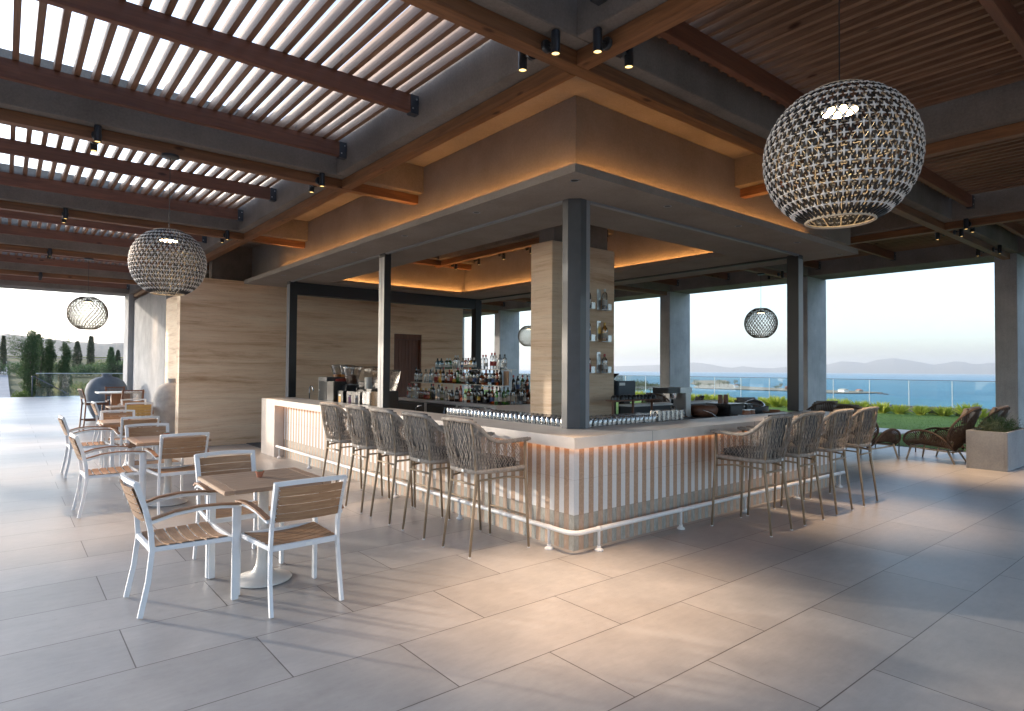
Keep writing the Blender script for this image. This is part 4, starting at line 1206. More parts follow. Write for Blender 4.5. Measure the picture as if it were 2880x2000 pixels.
for y_ in (4.45, 5.3, 6.2, 7.0): lg_.box(2.95, 2.958, y_, y_ + .02, 1.001, 1.577)
lg_.build('support', 'brushed_steel', shf)

PROF = {
 'wine': [(0, 0), (.036, 0), (.0375, .005), (.0375, .175), (.034, .20), (.018, .228), (.0145, .245), (.0145, .292)],
 'spirit': [(0, 0), (.038, 0), (.040, .006), (.040, .165), (.037, .185), (.018, .206), (.0135, .218), (.0135, .250)],
 'squat': [(0, 0), (.046, 0), (.048, .006), (.048, .12), (.043, .145), (.020, .165), (.0145, .172), (.0145, .200)],
 'tall': [(0, 0), (.034, 0), (.0355, .005), (.036, .205), (.030, .232), (.0135, .25), (.0135, .282)],
 'flask': [(0, 0), (.050, 0), (.052, .01), (.052, .10), (.045, .14), (.022, .165), (.015, .175), (.015, .205)],
}
protos = {}
def bottle(kind, glass, cap, label, loc, lab, rz=0.0, grp='bottles on the back bar'):
    key = (kind, glass, cap, label)
    if key not in protos:
        t = thing('bottle', '', 'bottle', group=grp)
        pr = PROF[kind]; h = pr[-1][1]
        MB().lathe(pr, n=14).build('glass', glass, t, auto=True)
        if label == 'paper_white': label = 'label_white'
        MB().lathe([(0, -.028), (.0162, -.028), (.0162, .010), (0, .012)], c=(0, 0, h), n=12).build('cap', cap, t, auto=True)
        if label:
            r_ = pr[3][0] + .0008; z1 = pr[3][1]
            MB().lathe([(r_, z1 * .30), (r_, z1 * .68)], n=14).build('label', label, t, smooth=True)
        protos[key] = [t, False]
    t, u_ = protos[key]; us = [u_]
    o = inst(t, us, loc, rz, lab); protos[key][1] = True
    o['group'] = grp
    return o
C_ = 'glass_clear'; G_ = 'glass_green'; D_ = 'glass_dark'; A_ = 'glass_amber'; B_ = 'glass_blue'; O_ = 'glass_olive'; P_ = 'glass_pink'; Y_ = 'glass_gold'
colnm = {C_: 'clear', G_: 'green', D_: 'black', A_: 'amber', B_: 'blue', O_: 'olive green', P_: 'pink', Y_: 'golden'}
labnm = {'label_cream': 'cream', 'label_yellow': 'yellow', 'label_red': 'red', 'label_blue': 'blue', 'label_black': 'black', 'label_kraft': 'brown', 'paper_white': 'white'}
TOP = [(6.778, 'squat', B_, 'cap_black', 'paper_white'), (6.647, 'squat', B_, 'cap_black', 'paper_white'), (6.443, 'squat', G_, 'cap_white', 'paper_white'), (6.325, 'squat', G_, 'cap_white', 'paper_white'),
       (6.166, 'spirit', C_, 'cap_white', 'label_cream'), (6.062, 'spirit', C_, 'cap_white', None), (5.907, 'squat', C_, 'cap_black', 'label_blue'), (5.802, 'squat', P_, 'cap_white', 'label_cream'), (5.71, 'squat', C_, 'cap_red', 'label_cream'), (5.63, 'squat', Y_, 'cap_white', 'paper_white'), (5.529, 'squat', B_, 'cap_white', 'paper_white'),
       (5.276, 'spirit', C_, 'cap_red', None), (5.184, 'spirit', C_, 'cap_red', 'paper_white'), (5.001, 'tall', C_, 'cap_red', 'label_red'), (4.908, 'tall', C_, 'cap_red', 'label_red'), (4.766, 'spirit', C_, 'cap_black', None), (4.637, 'spirit', C_, 'cap_black', 'paper_white')]
MID = [(7.36, 'wine', D_, 'cap_black', 'paper_white'), (7.27, 'spirit', C_, 'cap_black', None), (7.199, 'spirit', D_, 'cap_black', 'label_cream'), (6.978, 'spirit', C_, 'cap_black', None), (6.817, 'spirit', B_, 'cap_black', 'paper_white'), (6.711, 'wine', C_, 'cap_white', 'label_cream'), (6.581, 'spirit', A_, 'cap_black', 'label_red'), (6.46, 'wine', Y_, 'cap_black', None), (6.339, 'wine', D_, 'cap_red', 'paper_white'), (6.215, 'squat', A_, 'cap_black', None), (6.13, 'spirit', P_, 'cap_red', 'paper_white'), (6.044, 'spirit', A_, 'cap_gold', 'label_red'), (5.94, 'squat', A_, 'cap_black', 'label_yellow'), (5.842, 'tall', G_, 'cap_red', None), (5.76, 'spirit', O_, 'cap_black', 'label_cream'), (5.66, 'squat', A_, 'cap_red', 'label_cream'), (5.56, 'spirit', C_, 'cap_gold', 'label_cream'), (5.476, 'tall', D_, 'cap_red', None), (5.39, 'spirit', O_, 'cap_black', 'label_kraft'), (5.311, 'spirit', C_, 'cap_black', 'label_blue'), (5.192, 'wine', D_, 'cap_black', 'label_black'), (5.075, 'flask', A_, 'cap_black', 'label_kraft'), (4.98, 'spirit', A_, 'cap_red', 'label_black'), (4.86, 'spirit', C_, 'cap_black', 'label_black'), (4.76, 'spirit', D_, 'cap_black', 'label_blue'), (4.66, 'spirit', A_, 'cap_black', 'label_black'), (4.58, 'wine', D_, 'cap_black', None)]
BOT = [(7.33, 'tall', C_, 'cap_red', 'label_red'), (7.25, 'spirit', C_, 'cap_red', 'paper_white'), (7.17, 'tall', Y_, 'cap_black', 'label_cream'), (7.09, 'tall', C_, 'cap_red', 'label_cream'), (7.007, 'tall', C_, 'cap_white', 'paper_white'), (6.925, 'squat', C_, 'cap_white', 'label_cream'), (6.844, 'squat', A_, 'cap_gold', None), (6.763, 'squat', A_, 'cap_white', 'label_kraft'), (6.66, 'squat', A_, 'cap_gold', 'label_red'), (6.55, 'squat', P_, 'cap_white', None), (6.46, 'wine', O_, 'cap_black', None), (6.373, 'wine', D_, 'cap_red', 'label_black'), (6.21, 'tall', C_, 'cap_black', 'paper_white'), (6.10, 'wine', O_, 'cap_gold', 'label_cream'), (5.941, 'spirit', C_, 'cap_red', 'label_cream'), (5.84, 'squat', C_, 'cap_white', None), (5.74, 'squat', D_, 'cap_black', 'label_kraft'), (5.579, 'spirit', D_, 'cap_red', 'paper_white'), (5.46, 'tall', P_, 'cap_red', None), (5.31, 'squat', C_, 'cap_gold', None), (5.22, 'spirit', A_, 'cap_black', 'label_cream'), (5.126, 'wine', C_, 'cap_red', 'paper_white'), (5.02, 'wine', D_, 'cap_black', None), (4.894, 'wine', D_, 'cap_black', 'label_yellow'), (4.81, 'tall', D_, 'cap_gold', None), (4.73, 'flask', D_, 'cap_black', 'label_black'), (4.63, 'wine', D_, 'cap_black', None), (4.531, 'wine', A_, 'cap_red', 'label_blue'), (4.414, 'wine', G_, 'cap_black', 'label_cream'), (4.328, 'tall', D_, 'cap_black', 'paper_white')]
def rowof(lst, x, z, nm):
    for k, (y_, kd, gl, cp_, lb_) in enumerate(lst):
        d_ = '%s bottle%s, %s from left %s' % (colnm[gl], (' with %s label' % labnm[lb_]) if lb_ else '', ORD[k], nm)
        bottle(kd, gl, cp_, lb_, (x + random.uniform(-.012, .012), y_, z), d_, random.uniform(0, 6))
rowof(TOP, 2.95, 1.5905, 'on top shelf of back bar')
rowof(MID, 2.80, 1.3185, 'on middle shelf of back bar')
rowof(BOT, 2.61, 1.0005, 'in bottom row of back bar')
RT = [(2.70, G_, 'wine', 'label_cream'), (2.80, G_, 'tall', 'paper_white'), (2.89, C_, 'tall', 'label_cream'), (2.98, C_, 'spirit', None), (3.07, C_, 'tall', 'label_black'), (3.16, D_, 'wine', 'paper_white'), (3.25, A_, 'flask', 'label_kraft'), (3.34, D_, 'wine', 'paper_white')]
for k, (x_, gl, kd, lb_) in enumerate(RT):
    bottle(kd, gl, 'cap_black', lb_, (x_, 4.34 + .02 * (k % 2), 1.0005), '%s bottle%s, %s from left at right end of back bar' % (colnm[gl], (' with %s label' % labnm[lb_]) if lb_ else '', ORD[k]), k)
RT2 = [(3.05, D_, 'wine', None), (3.15, D_, 'tall', 'label_blue'), (3.26, O_, 'wine', 'label_cream'), (3.37, A_, 'wine', 'label_black')]
st_ = tag(MB().box(3.0, 3.43, 4.43, 4.62, 1.0005, 1.19, .004).build('bottle_riser', 'label_kraft'), 'brown wooden riser box at the right end of the back bar', 'box')
for k, (x_, gl, kd, lb_) in enumerate(RT2):
    bottle(kd, gl, 'cap_black' if k % 2 else 'cap_red', lb_, (x_, 4.52, 1.1905), '%s bottle, %s from left on the brown riser of the back bar' % (colnm[gl], ORD[k]), k)
bottle('flask', A_, 'cap_black', 'label_black', (3.38, 4.62, 1.1905), 'round amber bottle with black label standing high at the right end of the back bar', 0)
tag(MB().box(2.86, 2.875, 4.42, 4.56, 1.3185, 1.56, .002).build('menu_board', 'label_kraft'), 'small brown menu board at the right end of the middle bottle shelf', 'board')
tag(MB().lathe([(0, 0), (.03, 0), (.05, .04), (.055, .09), (.05, .10), (0, .10)], c=(2.70, 5.70, 1.0005), n=18).build('bowl', 'black_plastic', auto=True), 'small black bowl among the bottles of the bottom row', 'bowl')

# bottles in metal holders on the pillar
hk = thing('bottle_holder', '', 'holder', group='metal bottle holders on the travertine pillar')
MB().box(-.095, -.018, -.0055, -.001, .0, .285, .002).build('back_plate', 'brushed_steel', hk)
MB().box(-.095, .10, -.10, -.006, -.004, .0, .0015).build('tray', 'brushed_steel', hk)
hp = MB().box(.03, .10, -.10, -.097, .001, .085).build('front_lip', 'brushed_steel', hk)
hu2 = [False]
hd = [(0, 'upper', 2.424, (C_, 'tall', 'cap_white', 'paper_white'), (D_, 'wine', 'cap_black', 'paper_white')), (1, 'middle', 1.987, (Y_, 'spirit', 'cap_gold', 'label_cream'), (C_, 'tall', 'cap_black', 'label_blue')), (2, 'lower', 1.556, (C_, 'spirit', 'cap_red', 'paper_white'), (A_, 'spirit', 'cap_red', 'label_red'))]
for k, nm, z_, b1, b2 in hd:
    for x_, side, b3 in ((2.665, 'right', b1), (2.335, 'left', b2)):
        inst(hk, hu2, (x_, 2.139, z_), 0, '%s %s metal bottle holder on the travertine pillar' % (nm, side))
        bottle(b3[1], b3[0], b3[2], b3[3], (x_ + .01, 2.085, z_ + .001), '%s bottle in the %s %s holder on the travertine pillar' % (colnm[b3[0]], nm, side), 0, grp='bottles held on the travertine pillar')

# ------------------------------------------------------------ tumblers
def ORDX(i): return ORD[i] if i < len(ORD) else 'last'
def tumbler(h, r0, r1):
    mb = MB().lathe([(r0, 0), (r0, .001), (r1 + (r0 - r1) * .5, h * .5), (r1, h - .004), (r1 * .9, h), (0, h), ], n=14)
    mb.lathe([(r0 - .003, 0.0), (r1 - .003, h - .018), (0, h - .016)], n=12)
    return mb
GT = 'upside down clear tumblers in rows behind the bar counter'
tg0 = tag(tumbler(.118, .0345, .029).build('tumbler', 'tumbler_glass', auto=True), 'small clear tumbler turned upside down in the packed rows behind the bar counter', 'glass', GT)
first = True
for tn, (xs, ys_) in enumerate((([.655 + .074 * i for i in range(4)], [.66 + .0745 * j for j in range(31)]), ([.951 + .0745 * i for i in range(14)], [.66 + .074 * j for j in range(4)]))):
    for xi, x_ in enumerate(xs):
        for yi, y_ in enumerate(ys_):
            o = tg0 if first else tg0.copy()
            if not first: COL.objects.link(o)
            first = False
            o.location = (x_ + random.uniform(-.003, .003), y_ + random.uniform(-.003, .003), .987)
            o['label'] = 'upturned tumbler on %s arm tray, %s from corner, %s row from counter edge' % (('left', 'right')[tn], ORDX(yi if tn == 0 else xi), ORD[xi if tn == 0 else yi])
MB_ = MB().box(.615, .945, .615, 2.98, .975, .9865).build('tray', 'brushed_steel'); tag(MB_, 'steel glass tray under the tumblers along the left arm of the bar', 'tray')
MB_ = MB().box(.946, 2.62, .615, .945, .975, .9865).build('tray', 'brushed_steel'); tag(MB_, 'steel glass tray under the tumblers along the right arm of the bar', 'tray')
bt0 = tag(tumbler(.145, .040, .033).build('tumbler', 'tumbler_glass', auto=True), 'tall clear tumbler turned upside down beside the coffee grinder', 'glass', 'tall upside down tumblers by the grinder')
first = True
for i in range(6):
    for j in range(2):
        o = bt0 if first else bt0.copy()
        if not first: COL.objects.link(o)
        first = False
        o.location = (2.07 + .085 * i, .70 + .09 * j, .987)
        o['label'] = 'tall upside down tumbler by the coffee machine, %s from the left in the %s row' % (ORD[i], ('near', 'far')[j])

# ------------------------------------------------------------ drink machines at the left
jd = thing('juice_dispenser', 'black drinks dispenser with two clear bowls of orange and dark juice', 'dispenser', (0, 0, 0))
MB().box(.66, 1.02, 6.80, 7.18, .905, 1.43, .008).build('body', 'dark_grey', jd)
gr = MB()
for i in range(9): gr.box(.655, .6595, 6.83 + i * .036, 6.83 + i * .036 + .008, .99, 1.36)
gr.build('vent', 'black_plastic', jd)
MB().box(.652, .6545, 7.09, 7.14, 1.19, 1.202).build('badge', 'paper_white', jd)
MB().box(.66, 1.25, 6.50, 6.79, .905, 1.36, .01).build('base', 'black_plastic', jd)
for (y_, liq) in ((7.33, 'juice_orange'), (6.98, 'juice_orange')):
    b_ = MB().lathe([(.085, 1.33), (.10, 1.42), (.135, 1.58), (.15, 1.625), (.152, 1.635), (.145, 1.645), (0, 1.66)], c=(1.12, y_, 0), n=4 * 6).build('bowl', 'bowl_clear', jd, smooth=True)
    MB().lathe([(0, 1.34), (.082, 1.34), (.10, 1.42), (.112, 1.475), (0, 1.475)], c=(1.12, y_, 0), n=24).build('juice', liq, b_, smooth=True)
MB().box(1.0, 1.25, 6.84, 7.50, .905, 1.335, .01).build('base', 'black_plastic', jd)
MB().lathe([(0, 1.25), (.14, 1.25), (.17, 1.33), (.15, 1.40), (0, 1.42)], c=(.92, 6.68, 0), n=24).build('cooling_drum', 'juice_dark', jd, smooth=True)
sm2 = thing('slush_machine', 'slush machine with a clear tapered bowl of brown slush on a black base', 'dispenser', (0, 0, 0))
MB().box(.80, 1.15, 6.30, 6.66, .905, 1.30, .01).build('base', 'black_plastic', sm2)
sb = MB().lathe([(.09, 1.30), (.11, 1.38), (.155, 1.56), (.17, 1.61), (.16, 1.625), (0, 1.64)], c=(1.0, 6.50, 0), n=24).build('bowl', 'bowl_clear', sm2, smooth=True)
MB().lathe([(0, 1.305), (.088, 1.305), (.108, 1.38), (.13, 1.47), (0, 1.47)], c=(1.0, 6.50, 0), n=24).build('slush', 'slush_brown', sb, smooth=True)
MB().lathe([(0, 1.29), (.135, 1.29), (.14, 1.30), (.10, 1.31), (0, 1.31)], c=(1.0, 6.5, 0), n=24).build('collar', 'brushed_steel', sm2, auto=True)
for (yc, lab, hz) in ((5.92, 'large clear square drinks dispenser with a steel cooling cylinder inside', 1.61), (5.28, 'clear tapered drinks dispenser with a black tap beside the steel post', 1.56)):
    t = thing('drinks_dispenser', lab, 'dispenser', (1.02, yc, 0), group='clear drinks dispensers behind the bar')
    b_ = MB(); Mx = Matrix.Rotation(R(45), 4, 'Z')
    b_.lathe([(.17, 1.235), (.20, 1.36), (.235, hz - .02), (.245, hz), (.235, hz + .012), (0, hz + .02)], n=4, M=Mx)
    b_.build('tank', 'bowl_clear', t)
    MB().lathe([(0, 1.24), (.062, 1.24), (.062, 1.44), (0, 1.445)], n=20).build('cooling_cylinder', 'brushed_steel', t, auto=True)
    MB().box(-.15, .15, -.15, .15, .905, 1.232, .012).build('base', 'black_plastic', t)
    MB().tube([(-.14, -.02, 1.26), (-.20, -.02, 1.26), (-.215, -.02, 1.22)], .016, 8).build('tap', 'black_plastic', t, smooth=True)
mh = thing('menu_card_box', '', 'box', group='black card boxes beside the drinks machines')
MB().box(-.05, .05, -.13, .13, 0, .30, .006).build('box', 'black_plastic', mh)
mu = [False]
for (y_, colr, lab) in ((6.37, 'label_yellow', 'black box with a yellow card beside the drinks machines'), (5.98, 'label_violet', 'black box with a violet card beside the drinks machines'), (5.72, 'label_blue', 'black box with a blue card beside the drinks machines')):
    if colr == 'label_violet': simple('label_violet', (0.25, 0.06, 0.40), 0.6)
    o = inst(mh, mu, (.77, y_, .905), 0, lab)
    c_ = MB().box(-.0535, -.0505, -.045, .045, .055, .245).build('card', colr, o)
    MB().box(-.0545, -.054, -.042, .042, .21, .24).build('card_band', 'paper_white', c_)
    MB().box(-.0545, -.054, -.042, .042, .06, .09).build('card_band', 'paper_white', c_)
jr = thing('glass_jar', 'square clear glass jar with black lid in front of the drinks dispensers', 'jar', (.80, 5.30, .905))
MB().box(-.12, .12, -.15, .15, .0, .32, .02).build('glass', 'tumbler_glass', jr)
MB().box(-.08, .08, -.10, .10, .321, .36, .012).build('lid', 'black_plastic', jr)
fc = thing('tap', 'curved chrome swan neck tap behind the far end of the bar', 'tap', (.80, 7.95, .90))
pts = [(0, 0, 0), (0, 0, .26)] + [(0, -.09 + .09 * math.cos(a), .26 + .09 * math.sin(a)) for a in [R(20 * k) for k in range(1, 9)]] + [(0, -.182, .25)]
MB().tube(pts, .0115, 10).build('spout', 'chrome', fc, smooth=True)
MB().lathe([(0, 0), (.026, 0), (.026, .02), (.014, .03)], n=16).build('base', 'chrome', fc, auto=True)
tp2 = thing('tap', 'small chrome tap in front of the left fridge of the back bar', 'tap', (1.2, 4.65, .93))
MB().tube([(0, 0, -.05), (0, 0, .05), (0, -.06, .085), (0, -.17, .10)], .010, 8).build('spout', 'chrome', tp2, smooth=True)

# ------------------------------------------------------------ coffee side
wc = thing('coffee_counter', 'dark back counter with white top carrying the coffee machines', 'counter', (0, 0, 0))
MB().box(2.42, 5.35, 1.08, 2.08, 0, .93).build('cabinet', 'dark_wood', wc)
MB().box(2.42, 5.36, 1.06, 2.09, .931, .945).build('top', 'dark_grey', wc)
MB().box(3.0, 5.30, 1.86, 2.08, .946, 1.085).build('upstand', 'dark_grey', wc)
MB().box(2.98, 5.32, 1.84, 2.09, 1.086, 1.115, .003).build('upstand_top', 'paper_white', wc)
rk = thing('cup_rack', 'two tier brown rack of upturned dark coffee cups behind the bar', 'rack', (0, 0, 0))
MB().box(2.38, 3.30, 1.62, 1.80, 1.185, 1.20, .002).build('board', 'cup_brown', rk)
MB().box(2.38, 3.34, 1.20, 1.42, .972, .99, .002).build('board', 'cup_brown', rk)
for x_ in (2.42, 2.82, 3.22): MB().box(x_, x_ + .025, 1.70, 1.725, .946, 1.184).build('upright', 'cup_brown', rk)
cupm = MB().lathe([(.036, 0), (.0385, .004), (.0365, .03), (.028, .052), (.018, .060), (.018, .064), (0, .064)], n=16)
cp0 = tag(cupm.build('coffee_cup', 'black_plastic', auto=True), 'dark coffee cup turned upside down on the brown cup rack', 'cup', 'upturned dark coffee cups on the rack')
first = True
for (y_, z_, n_) in ((1.71, 1.2005, 11), (1.31, .9905, 11)):
    for i in range(n_):
        o = cp0 if first else cp0.copy()
        if not first: COL.objects.link(o)
        first = False
        o.location = (2.43 + .083 * i, y_ + random.uniform(-.01, .01), z_)
        o['label'] = 'upturned dark coffee cup, %s from the left on the %s board of the rack' % (ORD[i], 'upper' if z_ > 1.1 else 'lower')
ps = thing('till_screen', 'dark blue grey till screen standing beside the travertine pillar', 'till', (0, 0, 0))
MB().box(2.98, 3.36, 2.10, 2.16, 1.14, 1.44, .008).build('screen', 'navy_metal', ps)
MB().box(3.0, 3.12, 2.094, 2.0995, 1.375, 1.415).build('badge', 'paper_white', ps)
MB().box(3.10, 3.24, 2.10, 2.20, .93, 1.139).build('stand', 'black_plastic', ps)
gh = thing('grinder_hopper', 'dark tapered hopper of a coffee grinder rising above the till screen', 'grinder', (3.08, 2.35, 0))
MB().lathe([(.03, 1.45), (.13, 1.53), (.14, 1.545), (0, 1.55)], n=20).build('hopper', 'glass_dark', gh, auto=True)
MB().box(-.07, .07, -.07, .07, .0, 1.45, .01).build('body', 'black_plastic', gh)
eg = thing('coffee_machine', 'steel and black coffee machine with an angular head behind the right arm of the bar', 'coffee machine', (0, 0, 0))
MB().box(3.13, 3.40, 1.36, 1.62, 1.285, 1.360, .006).build('head', 'black_plastic', eg)
MB().box(3.401, 3.68, 1.36, 1.62, 1.285, 1.362, .006).build('head_cover', 'brushed_steel', eg)
MB().box(3.56, 3.68, 1.38, 1.60, .946, 1.284, .006).build('column', 'brushed_steel', eg)
MB().box(3.15, 3.55, 1.37, 1.61, .946, 1.0, .008).build('drip_tray', 'black_plastic', eg)
MB().lathe([(0, 1.20), (.045, 1.20), (.05, 1.25), (.05, 1.284)], c=(3.42, 1.49, 0), n=20).build('group_head', 'chrome', eg, auto=True)
MB().tube([(3.42, 1.49, 1.205), (3.30, 1.42, 1.20), (3.18, 1.33, 1.17)], [.016, .014, .018], 8).build('filter_handle', 'black_plastic', eg, smooth=True)
MB().lathe([(0, 1.0), (.04, 1.0), (.045, 1.08), (.03, 1.10)], c=(3.42, 1.49, 0), n=18).build('milk_jug', 'chrome', eg, auto=True)
kt = thing('coffee_boiler', 'round dark boiler with chrome pipe beside the coffee machine', 'boiler', (3.98, 1.38, .946))
MB().lathe([(0, 0), (.15, 0), (.19, .04), (.20, .11), (.17, .155), (0, .165)], n=28).build('body', 'cup_brown', kt, smooth=True)
MB().tube([(-.17, -.10, .10), (-.10, -.20, .06), (-.06, -.26, -.01)], .007, 8).build('pipe', 'chrome', kt, smooth=True)
def boxthing(name, lab, cat, x0_, x1_, y0_, y1_, z0_, z1_, mat, top=None):
    t = thing(name, lab, cat, (0, 0, 0))
    MB().box(x0_, x1_, y0_, y1_, z0_, z1_, .006).build('body', mat, t)
    MB().box(x0_ + .02, x1_ - .02, y0_ - .004, y0_ - .0005, z0_ + .03, z1_ - .03, .001).build('front_panel', top or 'dark_grey', t)
    MB().lathe([(0, 0), (.012, 0), (.012, .02), (0, .022)], n=12, M=Matrix.Translation((x1_ - .05, y0_ - .004, z1_ - .045)) @ Matrix.Rotation(R(90), 4, 'X')).build('knob', 'brushed_steel', t)
    return t
boxthing('hot_drawer', 'low black warming drawer to the right of the dark boiler', 'appliance', 4.20, 4.60, 1.10, 1.50, .946, 1.125, 'black_plastic')
boxthing('ice_bucket_stand', 'black square appliance left of the dark grey basin', 'appliance', 4.64, 4.80, 1.10, 1.40, .946, 1.115, 'black_plastic')
for k, (x_, z_) in enumerate(((4.28, 1.1255), (4.42, 1.1255))):
    t = thing('cup_stack', 'stack of brown paper cups on the warming drawer, %s one' % ('left', 'right')[k], 'paper cups', (x_, 1.3, z_), group='stacks of brown paper cups')
    for i in range(5): MB().lathe([(.037, 0), (.030, .075), (0, .075)], c=(0, 0, .012 * i), n=16).build('cup', 'cup_brown', t, auto=True)
tag(MB().lathe([(0, 0), (.20, 0), (.235, .012), (.235, .12), (.225, .12), (.222, .02), (0, .02)], c=(5.04, 1.12 + .12, .946), n=32).build('basin', 'dark_grey', auto=True), 'round dark grey basin on the coffee counter', 'basin')
for k, x_ in enumerate((4.22, 4.34)):
    t = thing('clay_jar', 'glazed brown clay jar behind the right arm of the bar, %s of two' % ('left', 'right')[k], 'jar', (x_, .86, .9), group='glazed brown clay jars')
    MB().lathe([(0, 0), (.05, 0), (.065, .04), (.062, .09), (.05, .13), (.056, .15), (.05, .15), (0, .14)], n=20).build('body', 'copper_clay', t, smooth=True)
    MB().lathe([(0, .151), (.056, .151), (.056, .158), (0, .160)], n=20).build('lid', 'brushed_steel', t, auto=True)
tag(MB().lathe([(0, 0), (.04, 0), (.04, .10), (0, .10)], c=(3.98, .80, .9), n=18).build('cup', 'paper_white', auto=True), 'white cup behind the right arm of the bar', 'cup')
cd_ = thing('cake_stand', 'glass domed cake stand at the right end of the bar', 'cake stand', (5.22, 1.30, 1.0))
MB().lathe([(0, -.054), (.06, -.054), (.02, -.03), (.02, -.01), (.19, 0), (.19, .008), (0, .008)], n=28).build('plate', 'white_plastic', cd_, auto=True)
MB().lathe([(.16, .01), (.165, .03), (.15, .09), (.10, .135), (.03, .155), (0, .158)], n=28).build('dome', 'tumbler_glass', cd_, smooth=True)
MB().lathe([(.0, .155), (.012, .16), (.018, .175), (0, .19)], n=14).build('knob', 'tumbler_glass', cd_, smooth=True)
wp = thing('wooden_plates', 'stack of round wooden plates near the right end of the bar', 'plates', (4.86, .80, .90))
MB().lathe([(0, 0), (.12, 0), (.12, .10), (0, .10)], n=24).build('stand', 'black_plastic', wp, auto=True)
MB().lathe([(0, .101), (.15, .101), (.16, .115), (0, .115)], n=28).build('plate', 'brown_wood', wp, auto=True)
MB().lathe([(0, .116), (.07, .116), (.075, .14), (0, .142)], c=(.02, 0, 0), n=24).build('plate', 'brown_wood', wp, auto=True)
for k in range(9):
    t = thing('pour_spout_bottle', 'slim bottle neck with chrome pourer in the speed rail, %s from the left' % ORD[k], 'bottle', (1.9 - 0.0 * k, 4.9 - .16 * k, .72), group='speed rail bottles below the back bar')
    MB().lathe([(0, 0), (.035, 0), (.035, .15), (.014, .20), (.013, .25)], n=12).build('glass', 'glass_dark', t, auto=True)
    MB().tube([(0, 0, .25), (0, 0, .28), (-.01, 0, .30)], .005, 6).build('pourer', 'chrome', t, smooth=True)
tag(MB().box(1.82, 1.99, 3.5, 5.0, .40, .72, .005).build('speed_rail', 'brushed_steel'), 'steel speed rail holding slim bottles in the bar aisle', 'rack')
# ============================================================ OUTSIDE
def ground_mat(name, stops, scale=0.05, rough=0.95, s2=1.2):
    mt, t, b, o = nodes(name)
    v = coords(t)
    n = N(t, 'ShaderNodeTexNoise', Scale=scale, Detail=10.0, Roughness=0.68); L(t, v, n.inputs['Vector'])
    n2 = N(t, 'ShaderNodeTexNoise', Scale=s2, Detail=6.0, Roughness=0.7); L(t, v, n2.inputs['Vector'])
    av = N(t, 'ShaderNodeMath', operation='MULTIPLY_ADD'); L(t, n2.outputs[0], av.inputs[0]); av.inputs[1].default_value = .5
    hm = N(t, 'ShaderNodeMath', operation='MULTIPLY'); L(t, n.outputs[0], hm.inputs[0]); hm.inputs[1].default_value = .5; L(t, hm.outputs[0], av.inputs[2])
    rp = ramp(t, av.outputs[0], stops)
    L(t, rp.outputs[0], b.inputs['Base Color']); b.inputs['Roughness'].default_value = rough; b.inputs['Specular IOR Level'].default_value = .2
    bump(t, b, n2.outputs[0], .6, .08)
    MATS[name] = mt
ground_mat('lawn_mat', [(.3, (.07, .125, .02)), (.5, (.115, .185, .035)), (.7, (.17, .25, .055))], .5, s2=9)
ground_mat('dry_land', [(.32, (.06, .065, .035)), (.45, (.20, .165, .10)), (.58, (.33, .25, .16)), (.7, (.12, .12, .06))], .03, s2=.25)
ground_mat('garden_land', [(.32, (.02, .028, .012)), (.46, (.06, .07, .025)), (.58, (.15, .13, .05)), (.7, (.05, .08, .02))], .08, s2=.8)
ground_mat('vineyard', [(.35, (.20, .26, .03)), (.5, (.34, .38, .06)), (.65, (.44, .44, .09))], .05, s2=.4)
ground_mat('sand', [(.35, (.30, .22, .14)), (.55, (.45, .35, .23)), (.7, (.52, .42, .30))], .05, s2=.4)
ground_mat('far_hill', [(.35, (.10, .11, .09)), (.55, (.16, .15, .12)), (.7, (.20, .18, .15))], .002, s2=.02)
ground_mat('paving', [(.35, (.26, .26, .27)), (.55, (.33, .33, .34)), (.7, (.38, .38, .38))], .3, s2=3)
simple('pebble', (0.10, 0.10, 0.095), 0.7, var=0.5, nscale=30)
simple('pool_tile', (0.05, 0.17, 0.32), 0.25)
simple('glass_edge', (0.55, 0.62, 0.62), 0.3)

def sea_mat():
    mt, t, b, o = nodes('sea_water')
    b.inputs['Base Color'].default_value = (0.02, 0.16, 0.26, 1)
    b.inputs['Roughness'].default_value = 0.38
    b.inputs['IOR'].default_value = 1.33
    b.inputs['Specular IOR Level'].default_value = 0.42
    v = coords(t, (1, 1, 1))
    n = N(t, 'ShaderNodeTexNoise', Scale=0.09, Detail=8.0, Roughness=0.7); L(t, v, n.inputs['Vector'])
    n3 = N(t, 'ShaderNodeTexNoise', Scale=0.0025, Detail=5.0, Roughness=0.6); L(t, v, n3.inputs['Vector'])
    rp = ramp(t, n3.outputs[0], [(.35, (.025, .18, .27)), (.65, (.04, .26, .36))]); L(t, rp.outputs[0], b.inputs['Base Color'])
    bump(t, b, n.outputs[0], 1.0, 3.0)
    MATS['sea_water'] = mt
sea_mat()
cx0, cy0 = -3.741, -3.727
mb = MB()
def polar(r, th, z): return Vector((cx0 + r * math.cos(th), cy0 + r * math.sin(th), z))
rs_ = [120, 250, 500, 900, 1600, 3000, 6000, 12500, 16000]
mb.grid(lambda u, v: polar(rs_[min(int(round(u * 8)), 8)], R(-80 + 166 * v), -25.0), 8, 34)
tag(mb.build('sea', 'sea_water'), kind='structure')

